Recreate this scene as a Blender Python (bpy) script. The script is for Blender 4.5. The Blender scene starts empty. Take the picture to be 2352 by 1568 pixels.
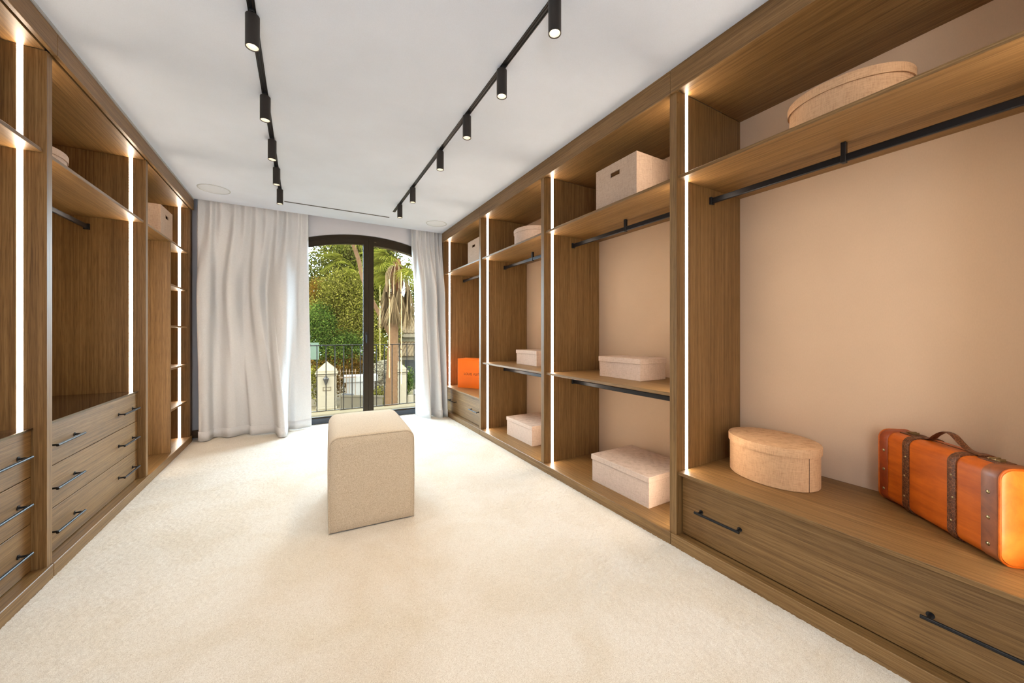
import bpy, bmesh, math, random
import numpy as np
from mathutils import Vector, Matrix

SC = bpy.context.scene
COL = SC.collection
random.seed(7)
RNG = np.random.default_rng(11)

# ------------------------------------------------------------------ camera
cam_data = bpy.data.cameras.new('camera')
cam = bpy.data.objects.new('camera', cam_data)
COL.objects.link(cam)
YAW = math.atan(481 / 839.0)
cam.location = (0, 0, 1.15)
cam.rotation_euler = (math.pi / 2, 0, -YAW)
cam_data.sensor_width = 36
cam_data.lens = 839 / 2352 * 36
cam_data.shift_y = -19 / 2352
cam_data.clip_start = 0.02
cam_data.clip_end = 300
SC.camera = cam

# ------------------------------------------------------------------ light and exposure
SKY = 29.0
LED = 47.0
SPOT_W = 18.5
world = bpy.data.worlds.new('sky')
SC.world = world
world.use_nodes = True
wn = world.node_tree
bgn = wn.nodes['Background']
bgn.inputs['Color'].default_value = (0.66, 0.84, 1.0, 1)
bgn.inputs['Strength'].default_value = SKY

sun_data = bpy.data.lights.new('sun', 'SUN')
sun_data.energy = 3.0
sun_data.angle = math.radians(4)
sun_data.color = (1.0, 0.84, 0.58)
sun = bpy.data.objects.new('sun', sun_data)
COL.objects.link(sun)
sun.rotation_euler = (math.radians(52), 0, math.radians(-20))   # from behind the house onto the garden

portal_data = bpy.data.lights.new('window_portal', 'AREA')
portal_data.shape = 'RECTANGLE'
portal_data.size = 1.7
portal_data.size_y = 2.4
portal_data.cycles.is_portal = True
portal = bpy.data.objects.new('window_portal', portal_data)
COL.objects.link(portal)
portal.location = (0.77, 5.62, 1.25)
portal.rotation_euler = (math.radians(-90), 0, 0)

fill_data = bpy.data.lights.new('fill_light', 'AREA')     # added soft fill without a fixture, stands in for flash bounced behind the viewpoint
fill_data.shape = 'RECTANGLE'
fill_data.size = 0.9
fill_data.size_y = 2.0
fill_data.energy = 38.0
fill_data.color = (0.88, 0.94, 1.0)
room = bpy.data.objects.new('fill_light', fill_data)
COL.objects.link(room)
room.location = (-0.52, -1.3, 1.30)
room.rotation_euler = (math.radians(88), 0, math.radians(-12))

SC.view_settings.view_transform = 'Standard'
SC.view_settings.look = 'None'
SC.view_settings.exposure = 0.05
SC.view_settings.gamma = 1.0
SC.view_settings.use_curve_mapping = False
cy = SC.cycles
cy.max_bounces = 8
cy.diffuse_bounces = 5
cy.glossy_bounces = 4
cy.transmission_bounces = 6
cy.transparent_max_bounces = 12
cy.sample_clamp_indirect = 6.0
cy.caustics_reflective = False
cy.caustics_refractive = False
cy.use_denoising = True

# ------------------------------------------------------------------ materials
def srgb(r, g, b):
    def f(c):
        c /= 255.0
        return c / 12.92 if c <= 0.04045 else ((c + 0.055) / 1.055) ** 2.4
    return (f(r), f(g), f(b), 1)

class NT:
    def __init__(self, name):
        self.m = bpy.data.materials.new(name)
        self.m.use_nodes = True
        self.t = self.m.node_tree
        self.b = self.t.nodes['Principled BSDF']
    def n(self, kind, **kw):
        o = self.t.nodes.new(kind)
        for k, v in kw.items():
            setattr(o, k, v)
        return o
    def l(self, a, b):
        self.t.links.new(a, b)
    def coords(self, scale, rand=True, out='Object'):
        tc = self.n('ShaderNodeTexCoord')
        mp = self.n('ShaderNodeMapping')
        mp.inputs['Scale'].default_value = scale
        if rand:
            oi = self.n('ShaderNodeObjectInfo')
            mul = self.n('ShaderNodeMath', operation='MULTIPLY')
            mul.inputs[1].default_value = 37.0
            self.l(oi.outputs['Random'], mul.inputs[0])
            add = self.n('ShaderNodeVectorMath', operation='ADD')
            self.l(tc.outputs[out], add.inputs[0])
            self.l(mul.outputs[0], add.inputs[1])
            self.l(add.outputs[0], mp.inputs['Vector'])
        else:
            self.l(tc.outputs[out], mp.inputs['Vector'])
        return mp.outputs['Vector']
    def noise(self, vec, scale, detail=4, rough=0.55, dist=0.0):
        o = self.n('ShaderNodeTexNoise')
        o.inputs['Scale'].default_value = scale
        o.inputs['Detail'].default_value = detail
        o.inputs['Roughness'].default_value = rough
        o.inputs['Distortion'].default_value = dist
        if vec is not None:
            self.l(vec, o.inputs['Vector'])
        return o.outputs['Fac']
    def ramp(self, fac, stops):
        o = self.n('ShaderNodeValToRGB')
        els = o.color_ramp.elements
        while len(els) > 1:
            els.remove(els[-1])
        els[0].position, els[0].color = stops[0]
        for p, c in stops[1:]:
            e = els.new(p)
            e.color = c
        self.l(fac, o.inputs['Fac'])
        return o.outputs['Color']
    def mix(self, fac, a, b, mode='MIX'):
        o = self.n('ShaderNodeMix', data_type='RGBA', blend_type=mode)
        if isinstance(fac, (int, float)):
            o.inputs['Factor'].default_value = fac
        else:
            self.l(fac, o.inputs['Factor'])
        for v, i in ((a, 6), (b, 7)):
            if isinstance(v, tuple):
                o.inputs[i].default_value = v
            else:
                self.l(v, o.inputs[i])
        return o.outputs[2]
    def math(self, op, a, b=None):
        o = self.n('ShaderNodeMath', operation=op)
        for i, v in enumerate((a, b)):
            if v is None:
                continue
            if isinstance(v, (int, float)):
                o.inputs[i].default_value = v
            else:
                self.l(v, o.inputs[i])
        return o.outputs[0]
    def bump(self, height, strength=0.3, dist=0.002):
        o = self.n('ShaderNodeBump')
        o.inputs['Strength'].default_value = strength
        o.inputs['Distance'].default_value = dist
        self.l(height, o.inputs['Height'])
        self.l(o.outputs['Normal'], self.b.inputs['Normal'])
    def set(self, rough=0.5, metal=0.0, spec=0.5, color=None):
        self.b.inputs['Roughness'].default_value = rough
        self.b.inputs['Metallic'].default_value = metal
        self.b.inputs['Specular IOR Level'].default_value = spec
        if color is not None:
            if isinstance(color, tuple):
                self.b.inputs['Base Color'].default_value = color
            else:
                self.l(color, self.b.inputs['Base Color'])
        return self.m

def wood(name, axis, dark=(105, 77, 44), mid=(133, 101, 61), light=(153, 121, 79)):
    t = NT(name)
    s = [110.0, 110.0, 110.0]; s['xyz'.index(axis)] = 1.2
    v = t.coords(tuple(s))
    fine = [420.0, 420.0, 420.0]; fine['xyz'.index(axis)] = 9.0
    v2 = t.coords(tuple(fine))
    broad = [9.0, 9.0, 9.0]; broad['xyz'.index(axis)] = 0.5
    v3 = t.coords(tuple(broad))
    a = t.noise(v, 1.0, 5, 0.6, 0.4)
    b = t.noise(v2, 1.0, 3, 0.6)
    c = t.noise(v3, 1.0, 2, 0.5, 0.8)
    ca = t.ramp(a, [(0.28, srgb(*dark)), (0.5, srgb(*mid)), (0.74, srgb(*light))])
    pores = t.ramp(b, [(0.36, (0.60, 0.54, 0.48, 1)), (0.52, (1, 1, 1, 1))])
    cb = t.mix(0.8, ca, pores, 'MULTIPLY')
    tone = t.ramp(c, [(0.3, (0.86, 0.84, 0.82, 1)), (0.7, (1.08, 1.07, 1.05, 1))])
    cc = t.mix(1.0, cb, tone, 'MULTIPLY')
    t.bump(b, 0.18, 0.001)
    return t.set(0.42, 0, 0.35, cc)

def plain(name, color, rough=0.5, metal=0.0, spec=0.5, bump=None, var=0.0):
    t = NT(name)
    col = color
    if var:
        v = t.coords((1, 1, 1))
        n = t.noise(v, 9, 4)
        lo = tuple(c * (1 - var) for c in color[:3]) + (1,)
        hi = tuple(min(1, c * (1 + var)) for c in color[:3]) + (1,)
        col = t.ramp(n, [(0.3, lo), (0.7, hi)])
    if bump:
        v = t.coords((1, 1, 1))
        t.bump(t.noise(v, bump[0], 4), bump[1], bump[2])
    return t.set(rough, metal, spec, col)

def linen(name, base, dark, s=560.0):
    t = NT(name)
    va = t.coords((30, 30, s))
    vb = t.coords((s, s, 30))
    a = t.noise(va, 1.0, 3, 0.6)
    b = t.noise(vb, 1.0, 3, 0.6)
    w = t.math('ADD', a, b)
    w = t.math('MULTIPLY', w, 0.5)
    col = t.ramp(w, [(0.28, srgb(*dark)), (0.5, srgb(*base)), (0.72, tuple(min(1, c * 1.18) for c in srgb(*base)[:3]) + (1,))])
    t.bump(w, 0.35, 0.0015)
    return t.set(0.85, 0, 0.2, col)

def emis(name, color, strength):
    m = bpy.data.materials.new(name)
    m.use_nodes = True
    nt = m.node_tree
    nt.nodes.remove(nt.nodes['Principled BSDF'])
    e = nt.nodes.new('ShaderNodeEmission')
    e.inputs['Color'].default_value = color
    e.inputs['Strength'].default_value = strength
    nt.links.new(e.outputs[0], nt.nodes['Material Output'].inputs['Surface'])
    return m

WOOD_V = wood('oak_vertical_grain', 'z')
WOOD_Y = wood('oak_long_grain', 'y')
WOOD_X = wood('oak_cross_grain', 'x')
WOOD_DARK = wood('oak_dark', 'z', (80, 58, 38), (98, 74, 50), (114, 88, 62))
LEDM = emis('led_warm_white', (1.0, 0.82, 0.63, 1), LED)
BLACK = plain('black_metal', (0.030, 0.031, 0.034, 1), 0.36, 0.75, 0.5, (60, 0.05, 0.001))
RAILM = plain('anthracite_metal', (0.022, 0.023, 0.027, 1), 0.33, 0.7, 0.5, None, 0.05)
LAMPM = plain('lamp_brown_black', (0.028, 0.023, 0.020, 1), 0.5, 0.2, 0.4, (80, 0.05, 0.001))
BRONZE = plain('dark_bronze_frame', (0.024, 0.015, 0.006, 1), 0.5, 0.0, 0.22, None, 0.08)
SILLM = plain('grey_threshold', (0.045, 0.052, 0.066, 1), 0.5, 0.2, 0.4, None, 0.08)
LINEN = linen('linen_beige', (196, 170, 148), (154, 124, 102))
LINEN2 = linen('linen_tan', (206, 168, 131), (164, 122, 86))
LINEN3 = linen('linen_pink_beige', (204, 180, 162), (164, 136, 116))
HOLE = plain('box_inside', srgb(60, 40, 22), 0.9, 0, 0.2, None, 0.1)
BRASS = plain('brass_trim', (0.16, 0.11, 0.06, 1), 0.3, 1.0, 0.5, None, 0.05)
STUD = plain('aged_brass_stud', (0.42, 0.33, 0.18, 1), 0.32, 1.0, 0.5, None, 0.15)
GLASSTOP = plain('smoked_glass_top', (0.030, 0.017, 0.010, 1), 0.06, 0.0, 0.7, None, 0.05)
SPEAKM = plain('speaker_grille', (0.68, 0.74, 0.82, 1), 0.7, 0, 0.2, (900, 0.3, 0.001))
SPEAKR = plain('speaker_rim', (0.50, 0.54, 0.58, 1), 0.6, 0, 0.2, None, 0.03)
ORANGE = plain('orange_card', srgb(250, 118, 20), 0.45, 0, 0.35, (220, 0.04, 0.001), 0.03)
INK = plain('dark_print', (0.012, 0.010, 0.010, 1), 0.6, 0, 0.3, None, 0.05)
REFL = plain('lamp_reflector', (0.92, 0.86, 0.76, 1), 0.3, 0.5, 0.5, None, 0.02)
LENS = emis('lamp_lens', (1.0, 0.88, 0.72, 1), 26.0)
GAP = plain('shadow_gap_trim', (0.46, 0.46, 0.47, 1), 0.6, 0, 0.3, None, 0.03)

def wall_mat(name, color, grain=0.04):
    t = NT(name)
    v = t.coords((260, 260, 90), False)
    v2 = t.coords((2.0, 2.0, 2.0), False)
    a = t.noise(v, 1.0, 3)
    b = t.noise(v2, 1.0, 3)
    lo = tuple(c * (1 - grain) for c in color[:3]) + (1,)
    hi = tuple(min(1, c * (1 + grain)) for c in color[:3]) + (1,)
    c1 = t.ramp(a, [(0.3, lo), (0.7, hi)])
    c2 = t.ramp(b, [(0.3, (0.96, 0.96, 0.96, 1)), (0.7, (1.03, 1.03, 1.03, 1))])
    t.bump(a, 0.1, 0.0008)
    return t.set(0.85, 0, 0.2, t.mix(1.0, c1, c2, 'MULTIPLY'))

WALLBEIGE = wall_mat('beige_wallcovering', srgb(205, 179, 153), 0.02)
WALLGREY = wall_mat('lavender_grey_paint', srgb(204, 203, 208), 0.02)
CEILM = wall_mat('ceiling_plaster', srgb(224, 233, 248), 0.025)

def carpet_mat():
    t = NT('cream_carpet')
    v = t.coords((1, 1, 1), False)
    fib = t.noise(v, 420, 4, 0.7)
    mid = t.noise(v, 150, 4, 0.65)
    patch = t.noise(v, 2.6, 5, 0.6, 0.6)
    c = t.ramp(fib, [(0.30, srgb(190, 177, 160)), (0.52, srgb(229, 222, 211)), (0.72, srgb(241, 238, 231))])
    c2 = t.ramp(mid, [(0.30, (0.92, 0.90, 0.87, 1)), (0.62, (1.03, 1.03, 1.03, 1))])
    c3 = t.ramp(patch, [(0.36, (0.93, 0.90, 0.85, 1)), (0.60, (1.0, 1.0, 1.0, 1))])
    col = t.mix(1.0, t.mix(1.0, c, c2, 'MULTIPLY'), c3, 'MULTIPLY')
    h = t.math('ADD', t.math('MULTIPLY', fib, 0.6), t.math('MULTIPLY', mid, 0.6))
    t.bump(h, 0.6, 0.004)
    t.b.inputs['Sheen Weight'].default_value = 0.15
    return t.set(0.95, 0, 0.1, col)
CARPET = carpet_mat()

def ottoman_mat():
    t = NT('cream_boucle')
    v = t.coords((1, 1, 1), False)
    a = t.noise(v, 230, 4, 0.65, 0.4)
    col = t.ramp(a, [(0.30, srgb(180, 160, 134)), (0.55, srgb(209, 192, 167)), (0.75, srgb(222, 208, 186))])
    t.bump(a, 0.55, 0.003)
    t.b.inputs['Sheen Weight'].default_value = 0.2
    return t.set(0.9, 0, 0.15, col)
OTTO = ottoman_mat()

def cloth_mat():
    t = NT('curtain_linen')
    v = t.coords((650, 650, 60), False)
    v2 = t.coords((60, 60, 650), False)
    w = t.math('MULTIPLY', t.math('ADD', t.noise(v, 1, 3), t.noise(v2, 1, 3)), 0.5)
    col = t.ramp(w, [(0.36, srgb(220, 220, 222)), (0.62, srgb(236, 237, 240))])
    t.bump(w, 0.12, 0.001)
    t.set(0.9, 0, 0.1, col)
    tr = t.n('ShaderNodeBsdfTranslucent')
    tr.inputs['Color'].default_value = srgb(226, 216, 204)
    mx = t.n('ShaderNodeMixShader')
    mx.inputs[0].default_value = 0.15
    t.l(t.b.outputs[0], mx.inputs[1])
    t.l(tr.outputs[0], mx.inputs[2])
    t.l(mx.outputs[0], t.t.nodes['Material Output'].inputs['Surface'])
    return t.m
CURTAIN = cloth_mat()

def glass_mat():
    m = bpy.data.materials.new('window_glass')
    m.use_nodes = True
    nt = m.node_tree
    nt.nodes.remove(nt.nodes['Principled BSDF'])
    geo = nt.nodes.new('ShaderNodeNewGeometry')
    dot = nt.nodes.new('ShaderNodeVectorMath'); dot.operation = 'DOT_PRODUCT'
    nt.links.new(geo.outputs['Normal'], dot.inputs[0]); nt.links.new(geo.outputs['Incoming'], dot.inputs[1])
    ab = nt.nodes.new('ShaderNodeMath'); ab.operation = 'ABSOLUTE'
    nt.links.new(dot.outputs['Value'], ab.inputs[0])
    inv = nt.nodes.new('ShaderNodeMath'); inv.operation = 'SUBTRACT'; inv.inputs[0].default_value = 1.0
    nt.links.new(ab.outputs[0], inv.inputs[1])
    pw = nt.nodes.new('ShaderNodeMath'); pw.operation = 'POWER'; pw.inputs[1].default_value = 5.0
    nt.links.new(inv.outputs[0], pw.inputs[0])
    ma = nt.nodes.new('ShaderNodeMath'); ma.operation = 'MULTIPLY_ADD'
    ma.inputs[1].default_value = 0.94; ma.inputs[2].default_value = 0.030
    nt.links.new(pw.outputs[0], ma.inputs[0])
    tr = nt.nodes.new('ShaderNodeBsdfTransparent'); tr.inputs['Color'].default_value = (0.97, 0.985, 0.97, 1)
    gl = nt.nodes.new('ShaderNodeBsdfGlossy'); gl.inputs['Roughness'].default_value = 0.0; gl.inputs['Color'].default_value = (0.60, 0.46, 0.28, 1)   # gold tint put into the reflections so the mirrored light strips look golden
    mx = nt.nodes.new('ShaderNodeMixShader')
    nt.links.new(ma.outputs[0], mx.inputs[0]); nt.links.new(tr.outputs[0], mx.inputs[1]); nt.links.new(gl.outputs[0], mx.inputs[2])
    nt.links.new(mx.outputs[0], nt.nodes['Material Output'].inputs['Surface'])
    return m
GLASS = glass_mat()

def leather(name, a, b, rough=0.38, scale=(3, 22, 22), spec=0.5):
    t = NT(name)
    v = t.coords(scale, False)
    n = t.noise(v, 1.0, 6, 0.65, 0.5)
    v2 = t.coords((7, 7, 7), False)
    n2 = t.noise(v2, 1.0, 5, 0.6)
    c = t.ramp(n, [(0.3, srgb(*a)), (0.68, srgb(*b))])
    c2 = t.ramp(n2, [(0.3, (0.82, 0.74, 0.66, 1)), (0.6, (1.06, 1.06, 1.06, 1))])
    t.bump(n, 0.1, 0.001)
    t.b.inputs['Coat Weight'].default_value = 0.15
    t.b.inputs['Coat Roughness'].default_value = 0.25
    return t.set(rough, 0, spec, t.mix(1.0, c, c2, 'MULTIPLY'))
LEATHER = leather('orange_tan_leather', (168, 76, 12), (212, 106, 26), 0.42, (3, 22, 22), 0.3)
LEATHER_END = leather('lit_leather_end', (206, 102, 22), (240, 142, 48), 0.42, (9, 9, 9))  # brighter than the body: the strip's glow on the near end, put into colour
LEATHER_BAND = leather('brown_leather_band', (112, 58, 26), (150, 84, 44), 0.45, (14, 14, 14))
LEATHER_FAR = leather('red_brown_leather_band', (120, 46, 14), (160, 66, 22), 0.42, (14, 14, 14))
def strap_mat():
    t = NT('cracked_strap_leather')
    v = t.coords((1, 1, 1), False)
    vo = t.n('ShaderNodeTexVoronoi', feature='DISTANCE_TO_EDGE')
    vo.inputs['Scale'].default_value = 85
    t.l(v, vo.inputs['Vector'])
    n = t.noise(v, 70, 4)
    c = t.ramp(n, [(0.3, srgb(58, 28, 12)), (0.7, srgb(104, 58, 30))])
    e = t.ramp(vo.outputs['Distance'], [(0.0, srgb(164, 112, 72)), (0.06, (0, 0, 0, 1))])
    t.bump(vo.outputs['Distance'], 0.4, 0.001)
    return t.set(0.5, 0, 0.4, t.mix(0.55, c, e, 'ADD'))
STRAP = strap_mat()

# ------------------------------------------------------------------ builders
def tag(o, label=None, cat=None, group=None, kind=None):
    if label: o['label'] = label
    if cat: o['category'] = cat
    if group: o['group'] = group
    if kind: o['kind'] = kind
    return o

def root(name, loc, label, cat, rz=0.0, group=None, kind=None):
    o = bpy.data.objects.new(name, None)
    COL.objects.link(o)
    o.location = loc
    o.rotation_euler = (0, 0, rz)
    o.empty_display_size = 0.1
    return tag(o, label, cat, group, kind)

def link_mesh(name, me, mat, parent=None, loc=(0, 0, 0), smooth=None):
    if mat is not None:
        me.materials.append(mat)
    o = bpy.data.objects.new(name, me)
    COL.objects.link(o)
    o.location = loc
    if parent is not None:
        o.parent = parent
    if smooth is not None:
        for p in me.polygons:
            p.use_smooth = True
        if smooth < 3.1:
            try:
                me.set_sharp_from_angle(angle=smooth)
            except Exception:
                pass
    return o

def from_bm(name, bm, mat, parent=None, loc=(0, 0, 0), smooth=None):
    bmesh.ops.recalc_face_normals(bm, faces=bm.faces)
    me = bpy.data.meshes.new(name)
    bm.to_mesh(me)
    bm.free()
    return link_mesh(name, me, mat, parent, loc, smooth)

def parent_loc(parent):
    return Vector((0, 0, 0)) if parent is None else WORLD.get(parent.name, parent.location)
WORLD = {}

def add_box(bm, lo, hi, bev=0.0):
    r = bmesh.ops.create_cube(bm, size=1.0)
    vs = r['verts']
    for v in vs:
        v.co = Vector([lo[i] + (v.co[i] + 0.5) * (hi[i] - lo[i]) for i in range(3)])
    if bev > 0:
        es = list({e for v in vs for e in v.link_edges})
        bmesh.ops.bevel(bm, geom=es, offset=bev, segments=1, affect='EDGES')

def box(name, lo, hi, mat, parent=None, bev=0.0012, label=None):
    """a box in world metres; parent roots of cabinets are unrotated"""
    c = [(lo[i] + hi[i]) / 2 for i in range(3)]
    bm = bmesh.new()
    add_box(bm, [lo[i] - c[i] for i in range(3)], [hi[i] - c[i] for i in range(3)], bev)
    pl = Vector((0, 0, 0))
    if parent is not None:
        p = parent
        while p is not None:
            pl += p.location
            p = p.parent
    o = from_bm(name, bm, mat, parent, Vector(c) - pl)
    if label: o['label'] = label
    return o

def add_tube(bm, pts, rad, n=10, cap=True):
    """tube through points; rad a number or list"""
    pts = [Vector(p) for p in pts]
    rings = []
    up = None
    for i, p in enumerate(pts):
        a = pts[max(i - 1, 0)]; b = pts[min(i + 1, len(pts) - 1)]
        t = (b - a).normalized()
        if up is None:
            up = Vector((0, 0, 1)) if abs(t.z) < 0.9 else Vector((1, 0, 0))
        s = t.cross(up)
        if s.length < 1e-5:
            s = t.cross(Vector((0, 1, 0)))
        s.normalize()
        u = s.cross(t).normalized()
        up = u
        r = rad[i] if isinstance(rad, (list, tuple)) else rad
        rings.append([bm.verts.new(p + (s * math.cos(2 * math.pi * k / n) + u * math.sin(2 * math.pi * k / n)) * r) for k in range(n)])
    for a, b in zip(rings, rings[1:]):
        for k in range(n):
            bm.faces.new((a[k], a[(k + 1) % n], b[(k + 1) % n], b[k]))
    if cap:
        bm.faces.new(rings[0][::-1])
        bm.faces.new(rings[-1])

def tube(name, pts, rad, mat, parent=None, n=10, loc=(0, 0, 0), label=None):
    bm = bmesh.new()
    add_tube(bm, pts, rad, n)
    o = from_bm(name, bm, mat, parent, loc, 0.7)
    if label: o['label'] = label
    return o

def add_lathe(bm, prof, n=32, sx=1.0, sy=1.0):
    """prof: list of (r, z); r = 0 closes"""
    rings = []
    for r, z in prof:
        if r < 1e-6:
            rings.append([bm.verts.new((0, 0, z))])
        else:
            rings.append([bm.verts.new((r * sx * math.cos(2 * math.pi * k / n), r * sy * math.sin(2 * math.pi * k / n), z)) for k in range(n)])
    for a, b in zip(rings, rings[1:]):
        for k in range(n):
            k2 = (k + 1) % n
            if len(a) == 1 and len(b) == 1: continue
            if len(a) == 1: bm.faces.new((a[0], b[k], b[k2]))
            elif len(b) == 1: bm.faces.new((a[k], a[k2], b[0]))
            else: bm.faces.new((a[k], a[k2], b[k2], b[k]))

def lathe(name, prof, mat, parent=None, loc=(0, 0, 0), n=32, smooth=0.6):
    bm = bmesh.new()
    add_lathe(bm, prof, n)
    return from_bm(name, bm, mat, parent, loc, smooth)

def add_ring_extrude(bm, outer, inner, y0, y1, closed=False):
    """frame between two polylines (x, z) of equal length, extruded from y0 to y1"""
    n = len(outer)
    vs = {}
    for nm, pts in (('o', outer), ('i', inner)):
        for yy in (0, 1):
            vs[nm, yy] = [bm.verts.new((p[0], (y0, y1)[yy], p[1])) for p in pts]
    rng = range(n) if closed else range(n - 1)
    for k in rng:
        k2 = (k + 1) % n
        bm.faces.new((vs['o', 0][k], vs['o', 0][k2], vs['i', 0][k2], vs['i', 0][k]))
        bm.faces.new((vs['o', 1][k2], vs['o', 1][k], vs['i', 1][k], vs['i', 1][k2]))
        bm.faces.new((vs['o', 0][k2], vs['o', 0][k], vs['o', 1][k], vs['o', 1][k2]))
        bm.faces.new((vs['i', 0][k], vs['i', 0][k2], vs['i', 1][k2], vs['i', 1][k]))
    if not closed:
        for k in (0, n - 1):
            bm.faces.new((vs['o', 0][k], vs['i', 0][k], vs['i', 1][k], vs['o', 1][k]))

def add_poly_extrude(bm, pts, y0, y1):
    a = [bm.verts.new((p[0], y0, p[1])) for p in pts]
    b = [bm.verts.new((p[0], y1, p[1])) for p in pts]
    n = len(pts)
    bm.faces.new(a)
    bm.faces.new(b[::-1])
    for k in range(n):
        bm.faces.new((a[k], b[k], b[(k + 1) % n], a[(k + 1) % n]))

def np_mesh(name, verts, faces, k):
    """mesh from numpy arrays; every face has k corners"""
    me = bpy.data.meshes.new(name)
    nv, nf = len(verts), len(faces)
    me.vertices.add(nv)
    me.vertices.foreach_set('co', np.ascontiguousarray(verts, dtype=np.float32).ravel())
    me.loops.add(nf * k)
    me.loops.foreach_set('vertex_index', np.ascontiguousarray(faces, dtype=np.int32).ravel())
    me.polygons.add(nf)
    me.polygons.foreach_set('loop_start', np.arange(0, nf * k, k, dtype=np.int32))
    me.update(calc_edges=True)
    me.validate()
    return me

def catmull(pts, n):
    p = np.array(pts, float)
    p = np.vstack([2 * p[0] - p[1], p, 2 * p[-1] - p[-2]])
    d = np.linalg.norm(np.diff(p[1:-1], axis=0), axis=1)
    cum = np.concatenate([[0], np.cumsum(d)])
    out = []
    for s in np.linspace(0, cum[-1], n):
        i = min(np.searchsorted(cum, s, side='right') - 1, len(d) - 1)
        t = (s - cum[i]) / d[i]
        a, b, c, e = p[i], p[i + 1], p[i + 2], p[i + 3]
        out.append(0.5 * ((2 * b) + (-a + c) * t + (2 * a - 5 * b + 4 * c - e) * t * t + (-a + 3 * b - 3 * c + e) * t ** 3))
    return np.array(out)

# ------------------------------------------------------------------ room measures
H = 2.585                      # ceiling
XR, XL = 1.743, -1.022         # plinth fronts
DR, DL = 1.753, -1.034         # divider fronts
BR, BL = 2.37, -1.65           # cabinet backs
YB = 5.22                      # far wall
Y0 = -1.4                      # wall behind the camera
SOF = 2.465                    # underside of cabinet tops
FL = 0.058                     # cabinet floor boards
DX, ARC_Z, ARC_R = 0.7725, 2.462, 2.40   # door axis, crown height and arch radius

def arch(half, drop, n=25, floor=0.0, x0=None, x1=None):
    """points of an arched opening from left foot over the crown to right foot"""
    x0 = DX - half if x0 is None else x0
    x1 = DX + half if x1 is None else x1
    r = ARC_R - drop
    zc = ARC_Z - ARC_R
    pts = [(x0, floor)]
    for k in range(n):
        x = x0 + (x1 - x0) * k / (n - 1)
        pts.append((x, zc + math.sqrt(r * r - (x - DX) ** 2)))
    pts.append((x1, floor))
    return pts

# ------------------------------------------------------------------ structure: shell
box('floor', (-1.9, Y0 - 0.1, -0.25), (2.6, 5.3, -0.012), plain('screed', (0.4, 0.38, 0.35, 1), 0.9, 0, 0.2, None, 0.05), None, 0)['kind'] = 'structure'
o = box('ceiling', (-1.9, Y0 - 0.1, H), (2.6, 5.07, H + 0.15), CEILM, None, 0.0); o['kind'] = 'structure'
o['label'] = 'pale plastered ceiling over the whole dressing room'
box('trim_1', (-1.9, 5.07, H + 0.12), (2.6, YB + 0.1, H + 0.15), CEILM, None, 0)['kind'] = 'structure'
o = box('wall_right', (BR, Y0, 0.0), (BR + 0.1, YB, H), WALLBEIGE, None, 0); o['kind'] = 'structure'
o['label'] = 'beige textured wall behind the open cabinets'
box('wall_left', (BL - 0.12, Y0, 0.0), (BL - 0.02, YB, H), WALLGREY, None, 0)['kind'] = 'structure'
box('wall_front', (-1.9, Y0 - 0.1, 0.0), (2.6, Y0, H), WALLGREY, None, 0)['kind'] = 'structure'

# far wall with the arched doorway, inner leaf and a slightly tighter outer leaf
def far_wall(name, y0, y1, half, drop, mat):
    bm = bmesh.new()
    op = arch(half, drop)
    top = H + 0.15
    outer = [(op[0][0], -0.2)] + [(p[0], top) for p in op[1:-1]] + [(op[-1][0], -0.2)]
    # left and right rectangles
    add_box(bm, (-1.95, y0, -0.2), (op[0][0], y1, top))
    add_box(bm, (op[-1][0], y0, -0.2), (2.65, y1, top))
    arc = op[1:-1]
    add_ring_extrude(bm, [(p[0], top) for p in arc], arc, y0, y1)
    o = from_bm(name, bm, mat)
    o['kind'] = 'structure'
    return o
far_wall('wall_back', YB, 5.36, 0.875, 0.0, WALLGREY)
RENDER = plain('cream_render', srgb(93, 80, 58), 0.9, 0, 0.02, (40, 0.2, 0.003), 0.03)
far_wall('wall_exterior', 5.36, 5.58, 0.83, 0.062, RENDER)

# ------------------------------------------------------------------ carpet
def build_carpet():
    x0, x1, y0, y1 = XL - 0.01, XR + 0.012, Y0, 5.34
    s = 0.0075
    nx, ny = int((x1 - x0) / s) + 1, int((y1 - y0) / s) + 1
    gx, gy = np.meshgrid(np.linspace(x0, x1, nx), np.linspace(y0, y1, ny))
    z = -0.005 + 0.004 * RNG.random((ny, nx)) ** 1.3
    jx = (RNG.random((ny, nx)) - 0.5) * s * 0.7
    jy = (RNG.random((ny, nx)) - 0.5) * s * 0.7
    v = np.stack([gx + jx, gy + jy, z], -1).reshape(-1, 3)
    i = np.arange(nx * ny).reshape(ny, nx)
    f = np.stack([i[:-1, :-1], i[:-1, 1:], i[1:, 1:], i[1:, :-1]], -1).reshape(-1, 4)
    o = link_mesh('carpet_pile', np_mesh('carpet_pile', v, f, 4), CARPET, None, (0, 0, 0), 3.2)
    tag(o, 'cream deep pile carpet fitted wall to wall between the oak plinths', None, None, 'stuff')
build_carpet()

# ------------------------------------------------------------------ plinths and fascias (running boards, one per bay, jointed)
YRN = [0.063, 1.313, 2.563, 3.813]; YRF = [1.27, 2.52, 3.77, 5.02]
YLN = [1.358, 2.598, 3.840];        YLF = [2.555, 3.795, 5.036]

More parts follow.
